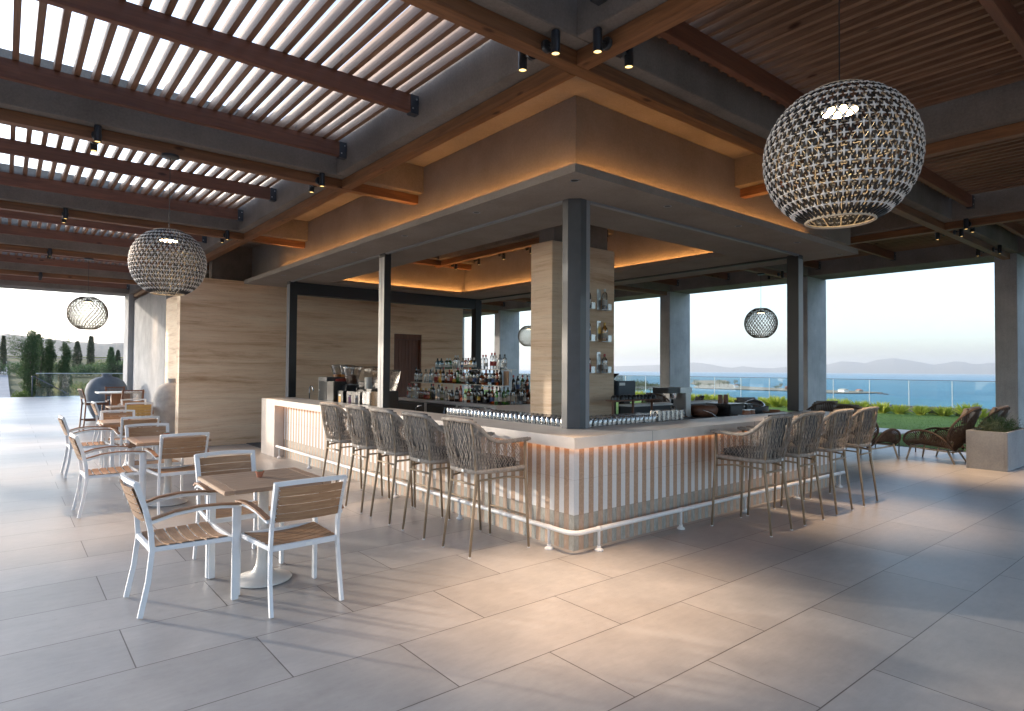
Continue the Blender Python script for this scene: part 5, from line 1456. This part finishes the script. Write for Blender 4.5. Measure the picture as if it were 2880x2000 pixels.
# coast slope on the sea side
def coast_z(r, thd):
    k = max(0.0, min(1.0, (thd - 33) / 4.0)); k = k * k * (3 - 2 * k)
    steep = -0.05 - max(0, r - 30) * 0.15
    gentle = -0.6 - max(0, r - 30) * 0.034 - max(0, r - 420) * .07
    return steep * (1 - k) + gentle * k + .5 * math.sin(r * .11 + thd * .6) * min(1, max(0, (r - 40) / 60))
rr_ = [22, 27, 34, 45, 60, 85, 120, 160, 200, 250, 310, 380, 450, 520, 600, 700, 800, 950]
def fcoast(u, v):
    r = rr_[int(round(u * (len(rr_) - 1)))]; th = -70 + 150 * v
    z = coast_z(r, th) if r > 26 else -.35
    p = polar(r, R(th), z)
    if p.x < 24.9: p.z = -1.0
    return p
mb = MB(); mb.grid(fcoast, len(rr_) - 1, 120)
tag(mb.build('coast_ground', 'dry_land', smooth=True), kind='structure')
mb = MB().box(11.40, 24.6, -14, 60, -.13, -.012)
tag(mb.build('lawn', 'lawn_mat'), kind='structure')
mb = MB().box(-16, 11.1, 36.001, 36.4, -.9, -.14); mb.build('terrace_edge', 'paving')
bpy.data.objects['terrace_edge']['kind'] = 'structure'
rnd = random.Random(4); mb = MB()
for _ in range(15000):
    x = rnd.uniform(11.45, 22.4); y = rnd.uniform(-3.5, 9.5)
    h = rnd.uniform(.018, .045); a = rnd.uniform(0, 6.28); w_ = .004
    q = Vector((math.cos(a), math.sin(a), 0)) * w_; b0 = Vector((x, y, -.013)); tip = b0 + Vector((rnd.uniform(-.02, .02), rnd.uniform(-.02, .02), h))
    mb.bm.faces.new([mb.bm.verts.new(v_) for v_ in (b0 - q, b0 + q, tip)])
tag(mb.build('grass', 'grass_blade'), 'short green lawn grass between the terrace and the sea balustrade', 'grass', kind='stuff')
mb = MB()
for _ in range(1500):
    x = rnd.uniform(11.13, 11.40); y = rnd.uniform(-2, 8); s = rnd.uniform(.008, .02)
    Mx = Matrix.Translation((x, y, -.01)) @ Matrix.Rotation(rnd.uniform(0, 3), 4, 'Z') @ Matrix.Scale(s, 4)
    mb.lathe([(0, -.6), (.9, -.3), (1.0, .1), (.6, .6), (0, .75)], n=5, M=Mx)
tag(mb.build('pebbles', 'pebble', smooth=True), 'strip of dark pebbles along the edge of the lawn', 'pebbles', kind='stuff')
tag(MB().box(11.121, 11.399, -14, 60, -.13, -.03).build('pebble_bed', 'soil'), kind='structure')

# grass tufts and low wall by the sea balustrade
def tuft(name, mat, n, h, spread, seed, w_=.010):
    rnd = random.Random(seed); mb = MB()
    for _ in range(n):
        a = rnd.uniform(0, 6.28); tilt = abs(rnd.gauss(0, .42)); ln = h * rnd.uniform(.55, 1.1)
        d_ = Vector((math.cos(a) * math.sin(tilt), math.sin(a) * math.sin(tilt), math.cos(tilt)))
        b0 = Vector((math.cos(a), math.sin(a), 0)) * rnd.uniform(0, spread)
        q = Vector((-math.sin(a + rnd.uniform(-1, 1)), math.cos(a), 0)).normalized() * w_
        m1 = b0 + d_ * ln * .55; tip = b0 + d_ * ln + Vector((math.cos(a), math.sin(a), -.5)) * ln * .12
        v_ = [mb.bm.verts.new(p) for p in (b0 - q, b0 + q, m1 + q, tip, m1 - q)]
        mb.bm.faces.new(v_)
    return mb.build(name, mat)
tf = tuft('grass_clump', 'leaf_yellowgreen', 300, .50, .16, 1); tag(tf, '', 'grass clump', 'clumps of yellow green grass along the sea balustrade')
fu = [False]
ty = [2.71, 2.97, 3.83, 4.5, 5.2, 5.82, 6.64, 7.33, 7.95, 8.7, 9.5, 10.18, 10.81, 11.54, 12.2, 12.85, 13.62, 14.25, 15.0, 15.9, 16.8, 17.7, 18.6]
for k, y in enumerate(ty):
    o = inst(tf, fu, (22.8 + rnd.uniform(-.25, .25), y, -.02), rnd.uniform(0, 6), 'yellow green clump of grass along the sea balustrade, %s from the right' % ORD[k])
    s = rnd.uniform(.8, 1.15); o.scale = (s * rnd.uniform(.9, 1.2), s, s)
sb_ = tuft('flower_bush', 'leaf_olive', 260, .30, .26, 9, .011); tag(sb_, '', 'bush', 'dull olive bushes between the grass clumps')
fu2 = [False]
for k, y in enumerate([3.35, 4.2, 6.2, 8.3, 9.1, 11.2, 12.5, 13.9, 15.4, 17.2]):
    o = inst(sb_, fu2, (23.5, y, -.02), k, 'dull olive bush behind the yellow grass clumps, %s from the right' % ORD[k])
tag(MB().box(24.6, 24.85, -14, 40, -.3, .22, .01).build('kerb_wall', 'mat_rubber'), 'low dark kerb wall at the foot of the sea balustrade', 'wall')
gb = thing('glass_balustrade', 'frameless glass balustrade between the lawn and the sea', 'balustrade', (0, 0, 0))
for k in range(34):
    y0_ = -12 + k * 1.5 - .372
    MB().box(25.0, 25.012, y0_ + .012, y0_ + 1.488, .0, 1.245).build('pane', 'pane_glass', gb)
for k in range(35):
    MB().box(24.992, 25.02, -12.372 + k * 1.5 - .012, -12.372 + k * 1.5 + .012, .0, 1.24).build('post', 'glass_edge', gb)
MB().box(24.985, 25.03, -12.4, 39.2, 1.247, 1.27).build('handrail', 'dark_grey', gb)
MB().box(24.86, 25.1, -14, 40, -.6, 0.0).build('footing', 'mat_rubber', gb)

# sand spit
sp_ = [(1330, 900), (1180, 800), (1010, 690), (900, 600), (812, 548), (783, 528), (772, 505), (778, 450), (783, 391), (770, 350), (761, 330), (775, 312), (800, 305), (830, 300), (842, 318), (850, 345), (858, 385), (880, 440), (900, 500), (935, 555), (1060, 650), (1300, 800), (1460, 900)]
mb = MB()
c_ = Vector((0, 0, 0))
lo = [mb.bm.verts.new((x, y, -25.3)) for x, y in sp_]
def insetp(i, d_=5.0):
    a = Vector((*sp_[i - 1], 0)); b_ = Vector((*sp_[i], 0)); c2 = Vector((*sp_[(i + 1) % len(sp_)], 0))
    n_ = ((b_ - a).normalized() + (c2 - b_).normalized()).normalized(); return b_ + Vector((n_.y, -n_.x, 0)) * d_
hi = [mb.bm.verts.new((insetp(i).x, insetp(i).y, -23.9)) for i in range(len(sp_))]
for i in range(len(sp_)): mb.bm.faces.new((lo[i], lo[(i + 1) % len(sp_)], hi[(i + 1) % len(sp_)], hi[i]))
mb.bm.faces.new(hi)
tag(mb.build('sand_spit', 'sand'), kind='structure')
for k, (x, y, s) in enumerate([(797, 286, 4.5), (784, 276, 3.0), (812, 292, 3.5)]):
    tag(MB().lathe([(0, -.3), (s, -.3), (s * .8, .8), (s * .3, 1.3), (0, 1.4)], c=(x, y, -25), n=9).build('sea_rock', 'mat_rubber', smooth=True), 'dark rock in the water off the tip of the sand spit, %s one' % ('middle', 'outermost', 'inner')[k], 'rock')

def tree_far(name, lab, loc, h, r, seed, mat='leaf_olive', grp=None, n=420, nb=5, sz=None):
    rnd = random.Random(seed)
    t = thing(name, lab, 'tree', loc, group=grp)
    tr = MB().tube([(0, 0, -.3), (r * .08, 0, h * .25), (r * .02, r * .05, h * .5), (0, 0, h * .8)], [h * .035, h * .028, h * .02, h * .008], 6)
    for k in range(3):
        a = k * 2.1 + seed; tr.tube([(0, 0, h * .35), (math.cos(a) * r * .5, math.sin(a) * r * .5, h * .65)], [h * .016, h * .006], 5)
    tr.build('trunk', 'bark', t)
    mb = MB(); bl = []
    for k in range(nb):
        a = rnd.uniform(0, 6.28); q = rnd.uniform(.1, .55) * r
        bl.append((math.cos(a) * q, math.sin(a) * q, h * rnd.uniform(.5, .78), r * rnd.uniform(.45, .7), h * rnd.uniform(.16, .26)))
    clumpy(mb, bl, n, sz or r * .16, rnd, .2, 1.5)
    mb.build('crown', mat, t)
    return t
zs = -24.0
for k, (x, y, h, r, lb) in enumerate([(792, 531, 9, 5, 'leftmost of the group'), (806, 541, 6, 6, 'low and spreading'), (840, 543, 6, 9, 'in the middle of the group'), (863, 541, 13, 7, 'tallest of the group'), (869, 537, 11, 6, 'just right of the tallest'), (877, 535, 11, 5, 'with the narrow crown'), (905, 540, 13, 7, 'right of the narrow one'), (822, 427, 6, 7, 'low one by the red house'), (834, 427, 9, 3.4, 'slim one by the red house'), (949, 645, 11, 10, 'farthest to the left'), (885, 520, 5, 6, 'by the white house')]):
    tree_far('spit_tree', 'distant tree on the sand spit, ' + lb, (x, y, zs), h, r, 50 + k, 'leaf_olive', 'trees on the sand spit', n=260, sz=1.0)
def house(lab, loc, a, w_, d_, h, wall, roofm):
    t = thing('house', lab, 'house', loc, a)
    MB().box(-w_ / 2, w_ / 2, -d_ / 2, d_ / 2, 0, h).build('wall', wall, t)
    mb = MB(); v_ = [(-w_ / 2 - .4, -d_ / 2 - .4, h), (w_ / 2 + .4, -d_ / 2 - .4, h), (w_ / 2 + .4, d_ / 2 + .4, h), (-w_ / 2 - .4, d_ / 2 + .4, h), (-w_ / 2, 0, h + 1.6), (w_ / 2, 0, h + 1.6)]
    v_ = [mb.bm.verts.new(p) for p in v_]
    for q in ((0, 1, 5, 4), (2, 3, 4, 5), (0, 4, 3), (1, 2, 5), (3, 2, 1, 0)): mb.bm.faces.new([v_[i] for i in q])
    mb.build('roof', roofm, t)
    for s in (-.3, 0, .3): MB().box(s * w_ - .5, s * w_ + .5, -d_ / 2 - .04, -d_ / 2 + .02, 1.0, 2.2).build('window', 'dark_grey', t)
    return t
house('small white house among the trees of the sand spit', (862, 512, zs), .6, 9, 6, 3, 'paper_white', 'terracotta')
house('reddish house on the sand spit beside the black bar post', (829, 415, zs), .6, 8, 6, 3.6, 'copper_clay', 'terracotta')
house('long white building near the tip of the sand spit', (803, 331, zs), .9, 14, 6, 2.6, 'paper_white', 'label_cream')
house('low pale building at the tip of the sand spit', (812, 316, zs), .9, 8, 5, 2.2, 'label_cream', 'terracotta')
# olive trees on the coast slope
ol = [(208, 179, 3.2, 7.0), (214, 172, 3.0, 6.5), (218, 167, 2.6, 6.0), (196, 165, 3, 5.4), (230, 190, 3, 7), (180, 150, 2.6, 5), (240, 178, 3, 7), (205, 160, 2.4, 4.6), (250, 200, 3.2, 7), (170, 138, 2.4, 4.5), (190, 172, 2.6, 5.5), (222, 158, 2.6, 6), (236, 166, 2.8, 6), (160, 140, 2.2, 4.2), (150, 122, 2.2, 4), (260, 186, 3, 7)]
for k, (x, y, r, h) in enumerate(ol):
    rr2 = math.hypot(x - cx0, y - cy0); th = math.degrees(math.atan2(y - cy0, x - cx0))
    tree_far('olive_tree', 'olive tree on the coastal slope seen beside the travertine pillar, %s from the left' % ORD[k], (x, y, coast_z(rr2, th) - .2), h, r * 1.5, 80 + k, 'leaf_olive', 'olive trees on the coastal slope', n=700, sz=.55)

# mountains
RIDGE = [[9312.2, 7238.7, 92.2], [9538.0, 6938.5, 121.8], [9728.6, 6668.7, 145.2], [9809.1, 6549.7, 137.6], [9922.6, 6376.5, 103.2], [10018.4, 6225.0, 66.4], [10097.9, 6095.2, 51.2], [10187.7, 5944.0, 78.9], [10310.3, 5728.7, 53.8], [10426.5, 5514.4, 44.7], [10536.4, 5301.4, 77.4], [10680.0, 5006.1, 104.7], [10811.8, 4714.7, 118.6], [10882.2, 4550.0, 169.3], [10957.0, 4366.8, 162.0], [11012.2, 4225.9, 137.4], [11072.2, 4066.2, 194.0], [11149.3, 3849.8, 222.8], [11208.0, 3675.6, 193.4], [11268.7, 3485.2, 152.7], [11314.0, 3335.2, 115.1], [11351.5, 3205.4, 138.7], [11387.0, 3077.1, 168.9], [11415.8, 2968.6, 161.8], [11443.1, 2861.6, 127.5], [11469.1, 2755.6, 127.6], [11489.8, 2668.0, 145.7], [11505.7, 2598.7, 145.7], [11580.2, 2244.0, 130.2], [11638.3, 1920.6, 91.8]]
RIDGE = [[8200, 8500, 40], [8800, 7850, 60]] + RIDGE + [[11750, 1200, 60], [11850, 200, 30]]
LRIDGE = [[-420, 2560, 80], [-250, 2580, 95], [-120.1, 2593.7, 99.0], [-17.0, 2596.2, 102.4], [-0.9, 2596.3, 104.1], [23.5, 2596.1, 103.0], [93.5, 2594.5, 94.3], [139.9, 2592.3, 89.4], [181.4, 2589.7, 82.8], [205.4, 2587.8, 84.2], [232.9, 2585.5, 82.5], [260.8, 2582.8, 79.6], [285.7, 2580.1, 82.2], [304.6, 2577.9, 85.7], [327.0, 2575.2, 85.2], [401.9, 2564.4, 81.6], [503.0, 2546.4, 76.3], [900, 2400, 60], [1400, 2200, 40]]
def ridge(name, pts, base, depth, seed, amp):
    rnd = random.Random(seed); mb = MB(); sub = 6
    fine = []
    for a, b_ in zip(pts, pts[1:]):
        for j in range(sub):
            u = j / sub; p = Vector(a).lerp(Vector(b_), u); fine.append(p)
    fine.append(Vector(pts[-1]))
    prof = [(-1.0, 0.0), (-.7, .28), (-.45, .55), (-.2, .86), (0, 1.0), (.5, .6), (1.0, 0.0)]
    rows_ = []
    for i, p in enumerate(fine):
        d_ = (Vector((p.x, p.y, 0)) - Vector((cx0, cy0, 0))).normalized()
        row = []
        for (q, hh) in prof:
            jit = rnd.uniform(-amp, amp) if 0 < hh < 1 else (rnd.uniform(-amp, amp) * .12 if hh == 1 else 0)
            row.append(mb.bm.verts.new((p.x + d_.x * depth * q, p.y + d_.y * depth * q, base + (p.z - base) * hh + jit)))
        rows_.append(row)
    for a, b_ in zip(rows_, rows_[1:]):
        for k in range(len(prof) - 1): mb.bm.faces.new((a[k], b_[k], b_[k + 1], a[k + 1]))
    return tag(mb.build(name, 'far_hill', smooth=True), kind='structure')
ridge('mountains', RIDGE, -30, 900, 2, 10)
ridge('hills', LRIDGE, -5, 500, 3, 4)

# land on the garden side
def land_z(x, y):
    r = math.hypot(x - cx0, y - cy0)
    K = [(0, -.62), (55, -.62), (75, -.35), (100, .35), (130, 1.0), (170, 1.7), (215, 3.6), (260, 4.25), (330, 4.2), (500, 4.5), (900, 7), (1500, 9), (2300, 12)]
    for (a, za), (b_, zb) in zip(K, K[1:]):
        if r <= b_: return za + (zb - za) * (r - a) / (b_ - a)
    return 12
yl = [36.3, 38, 40, 43, 47, 52, 58, 65, 73, 82, 92, 104, 118, 134, 152, 174, 200, 216, 235, 262, 300, 360, 450, 600, 850, 1300, 2200]
mb = MB()
def fl_(u, v):
    y = yl[int(round(u * (len(yl) - 1)))]; sp2 = 30 + (y - 36) * 1.5
    xr = 12 + (y - 36) * .17
    x = -sp2 + v * (sp2 + xr)
    return Vector((x, y, land_z(x, y) + (.12 * math.sin(x * .9 + y * .35) if y < 200 else 0)))
mb.grid(fl_, len(yl) - 1, 60)
lo_ = mb.build('garden_ground', 'garden_land', smooth=True); tag(lo_, kind='structure')
mb = MB()
mb.grid(lambda u, v: Vector((-140 + 182 * v, 224 + 60 * u, land_z(-140 + 182 * v, 224 + 60 * u) + .5)), 10, 40)
tag(mb.build('vineyard', 'vineyard', smooth=True), kind='structure')
mb = MB()
py_ = [36.42, 45, 55, 70, 90, 115, 150, 200]
mb.grid(lambda u, v: Vector(((-9.5 + 6.1 * v) if True else 0, py_[int(round(u * 7))], land_z(-5, py_[int(round(u * 7))]) + .14)), 7, 6)
tag(mb.build('path', 'paving', smooth=True), kind='structure')
tag(MB().box(-2.45, 9.0, 35.3, 39.5, -.5, -.11).build('pool', 'pool_tile'), kind='structure')
gl = thing('glass_balustrade', 'frameless glass balustrade at the garden edge of the terrace', 'balustrade', (0, 0, 0))
for k in range(6): MB().box(-2.52 + k * 1.6 + .006, -2.52 + (k + 1) * 1.6 - .006, 35.2, 35.212, -.02, 1.20).build('pane', 'pane_glass', gl)
MB().box(-2.52, 7.1, 35.194, 35.218, 1.201, 1.222).build('handrail', 'glass_edge', gl)
MB().box(-2.52, 7.1, 35.17, 35.24, -.06, -.001).build('footing', 'pool_tile', gl)
hr = thing('stair_handrail', 'dark metal stair handrail sloping down behind the garden balustrade', 'handrail', (0, 0, 0))
MB().tube([(-2.64, 35.9, -.02), (-2.64, 35.9, 1.04)], .028, 8).build('post', 'dark_grey', hr, smooth=True)
MB().tube([(-2.66, 35.9, 1.05), (-2.55, 35.95, 1.03), (-1.05, 36.9, .07)], .026, 8).build('rail', 'dark_grey', hr, smooth=True)

def column_tree(lab, x, y, w_, ztop, seed, n, mat, wisps=0, spread=0):
    rnd = random.Random(seed); z0 = land_z(x, y)
    h = ztop - z0
    t = thing('columnar_tree', lab, 'tree', (x, y, z0), group='leafy columnar trees beyond the balustrade')
    tr = MB().tube([(0, 0, -.2), (.02, 0, h * .4), (0, .02, h * .8), (0, 0, h * .95)], [.06, .05, .03, .01], 7)
    for k in range(9):
        a = rnd.uniform(0, 6.28); zz = h * rnd.uniform(.1, .75); tr.tube([(0, 0, zz), (math.cos(a) * w_ * .3, math.sin(a) * w_ * .3, zz + h * .16)], [.02, .006], 5)
    tr.build('trunk', 'bark', t)
    mb = MB(); bl = []
    m_ = 13
    for k in range(m_):
        u = k / (m_ - 1)
        rw = w_ * .5 * (.62 + .38 * math.sin(min(1, u * 1.5 + .25) * 2.2)) * (1 if u < .8 else 1 - (u - .8) * 2.2)
        a = rnd.uniform(0, 6.28)
        bl.append((math.cos(a) * rw * .28, math.sin(a) * rw * .28, h * (.05 + .88 * u), rw * rnd.uniform(.8, 1.08), h * .085))
    clumpy(mb, bl, n, .10, rnd, .6, 2.2)
    for k in range(wisps):
        a = rnd.uniform(0, 6.28) if spread == 0 else rnd.uniform(2.2, 4.1); zz = h * rnd.uniform(.55, 1.0); ln = rnd.uniform(.25, .55) * (1 + spread)
        b0 = Vector((0, 0, zz)); e_ = Vector((math.cos(a) * w_ * .5 * (1 + spread), math.sin(a) * w_ * .4, zz + ln * rnd.uniform(.1, .9)))
        for j in range(70):
            p = b0.lerp(e_, .35 + .65 * rnd.random()) + Vector((rnd.gauss(0, .035), rnd.gauss(0, .035), rnd.gauss(0, .03)))
            leaf(mb, p, .075, rnd, .3, 3.2)
    mb.build('crown', mat, t)
column_tree('widest columnar tree with loose side branches at the left of the garden', -2.62, 40.5, 1.12, 3.55, 1, 15000, 'leaf_dark', 34, .9)
column_tree('slender dark stem of leaves just right of the widest columnar tree', -2.12, 41.5, .42, 3.30, 8, 2500, 'leaf_dark', 3)
column_tree('middle columnar tree of the three dense ones', -1.72, 41.5, .66, 3.15, 2, 8000, 'leaf_dark', 16)
column_tree('right one of the three dense columnar trees', -.98, 41.0, .66, 2.95, 3, 8000, 'leaf_dark', 16)

def cypress(lab, x, y, zt_, w_, seed, mat='leaf_cypress'):
    rnd = random.Random(seed); z0 = land_z(x, y); h = zt_ - z0
    t = thing('cypress', lab, 'tree', (x, y, z0), group='slim cypresses beyond the garden')
    MB().tube([(0, 0, -.2), (0, 0, h * .5), (0, 0, h * .9)], [.09, .06, .02], 6).build('trunk', 'bark', t)
    mb = MB()
    for _ in range(2200):
        u = rnd.random() ** .9; rw = w_ * .5 * (math.sin(min(1.0, (1 - u) * 1.25 + .08) * math.pi * .5) ** .8) * (1 if u > .06 else .5)
        a = rnd.uniform(0, 6.28); q = rnd.random() ** .4 * rw
        leaf(mb, Vector((math.cos(a) * q, math.sin(a) * q, h * (.04 + .95 * u))), .26, rnd, 1.2, 2.0)
    mb.build('crown', mat, t)
cypress('slim cypress at the far left edge beside the path', -3.93, 118, 6.0, .85, 11)
cypress('cypress rising behind the widest columnar tree', .32, 118, 6.5, 1.5, 12)
cypress('blunt topped cypress right of the dense columnar trees', 5.30, 118, 5.5, 1.35, 13)
cypress('tall slim cypress left of the pendant lamp axis', 7.2, 120, 6.5, .85, 14)
cypress('pale thin cypress in the haze behind the green one', 10.2, 150, 7.6, .8, 15)
cypress('bright green cypress in front of the pale thin one', 7.0, 92, 3.95, .95, 16, 'leaf_greenery')
cypress('short cypress nearest the pavilion column', 11.0, 119, 4.2, .75, 17)
for k, (x, y, r, h) in enumerate([(-3.9, 92, 1.6, 1.3), (-2.2, 95, 1.4, 1.3), (1.0, 96, 1.8, 1.3), (3.0, 92, 1.7, 1.2), (4.6, 90, 1.5, 1.2), (6.1, 96, 1.7, 1.4), (8.2, 92, 1.5, 1.2), (9.6, 96, 1.8, 1.5), (11.4, 98, 1.8, 1.5), (5.4, 78, .9, .7), (7.6, 75, .7, 1.2), (9.0, 80, 1.0, .8), (12.8, 100, 1.8, 1.6), (-5.6, 96, 2.0, 1.4)]):
    r *= 1.7; h *= 1.5
    rnd = random.Random(200 + k); mb = MB(); bl = []
    for j in range(5): bl.append((rnd.uniform(-.5, .5) * r, rnd.uniform(-.5, .5) * r, h * rnd.uniform(.35, .6), r * .5, h * .4))
    clumpy(mb, bl, 1500, .2, rnd, .4, 1.8)
    o = mb.build('shrub', ('leaf_cypress', 'leaf_greenery', 'leaf_hedge')[k % 3]); o.location = (x, y, land_z(x, y))
    tag(o, '%s shrub beyond the garden balustrade, %s counted from the left' % (('dark', 'deep green', 'bright green')[k % 3], ORD[k]), 'shrub', 'shrubs beyond the garden balustrade')
rnd = random.Random(77); mb = MB(); bl = [(0, 0, .45, .35, .45), (.1, .5, .4, .4, .4), (-.05, -.4, .3, .3, .32), (.25, .1, .5, .3, .4)]
clumpy(mb, bl, 3500, .07, rnd, .4, 2.0); o = mb.build('hedge', 'leaf_hedge'); o.location = (-3.15, 38.2, -.62); tag(o, 'low yellow green hedge bush at the foot of the widest columnar tree', 'shrub')
mb = MB(); rnd = random.Random(31)
for _ in range(9000):
    x = rnd.uniform(-2.4, 8); y = rnd.uniform(39.8, 56); z = land_z(x, y); h = rnd.uniform(.35, 1.15); a = rnd.uniform(0, 6.28)
    q = Vector((math.cos(a), math.sin(a), 0)) * .018; b0 = Vector((x, y, z)); tip = b0 + Vector((rnd.gauss(0, .12), rnd.gauss(0, .12), h))
    mb.bm.faces.new([mb.bm.verts.new(v_) for v_ in (b0 - q, b0 + q, tip)])
tag(mb.build('tall_grass', 'dry_grass'), 'tall mixed grass growing behind the garden balustrade', 'grass', kind='stuff')
mb = MB()
for _ in range(8000):
    x = rnd.uniform(-.4, 8); y = rnd.uniform(40, 58); z = land_z(x, y)
    leaf(mb, Vector((x, y, z + rnd.random() * .8)), rnd.uniform(.1, .26), rnd, .8, 2.4)
tag(mb.build('undergrowth', 'leaf_greenery'), 'green undergrowth behind the garden balustrade', 'undergrowth', kind='stuff')

# air
HAZE = True
if HAZE:
    hz = bpy.data.materials.new('haze'); hz.use_nodes = True
    t = hz.node_tree; t.nodes.clear()
    o_ = t.nodes.new('ShaderNodeOutputMaterial'); pv = t.nodes.new('ShaderNodeVolumePrincipled')
    pv.inputs['Color'].default_value = (1.0, .97, .94, 1); pv.inputs['Density'].default_value = 0.5 / 4600.0; pv.inputs['Anisotropy'].default_value = .35
    t.links.new(pv.outputs[0], o_.inputs['Volume'])
    MATS['haze'] = hz
    tag(MB().box(-3500, 17500, -16500, 16500, -32, 260).build('haze', 'haze'), 'pale sea haze filling the air', 'haze', kind='stuff')
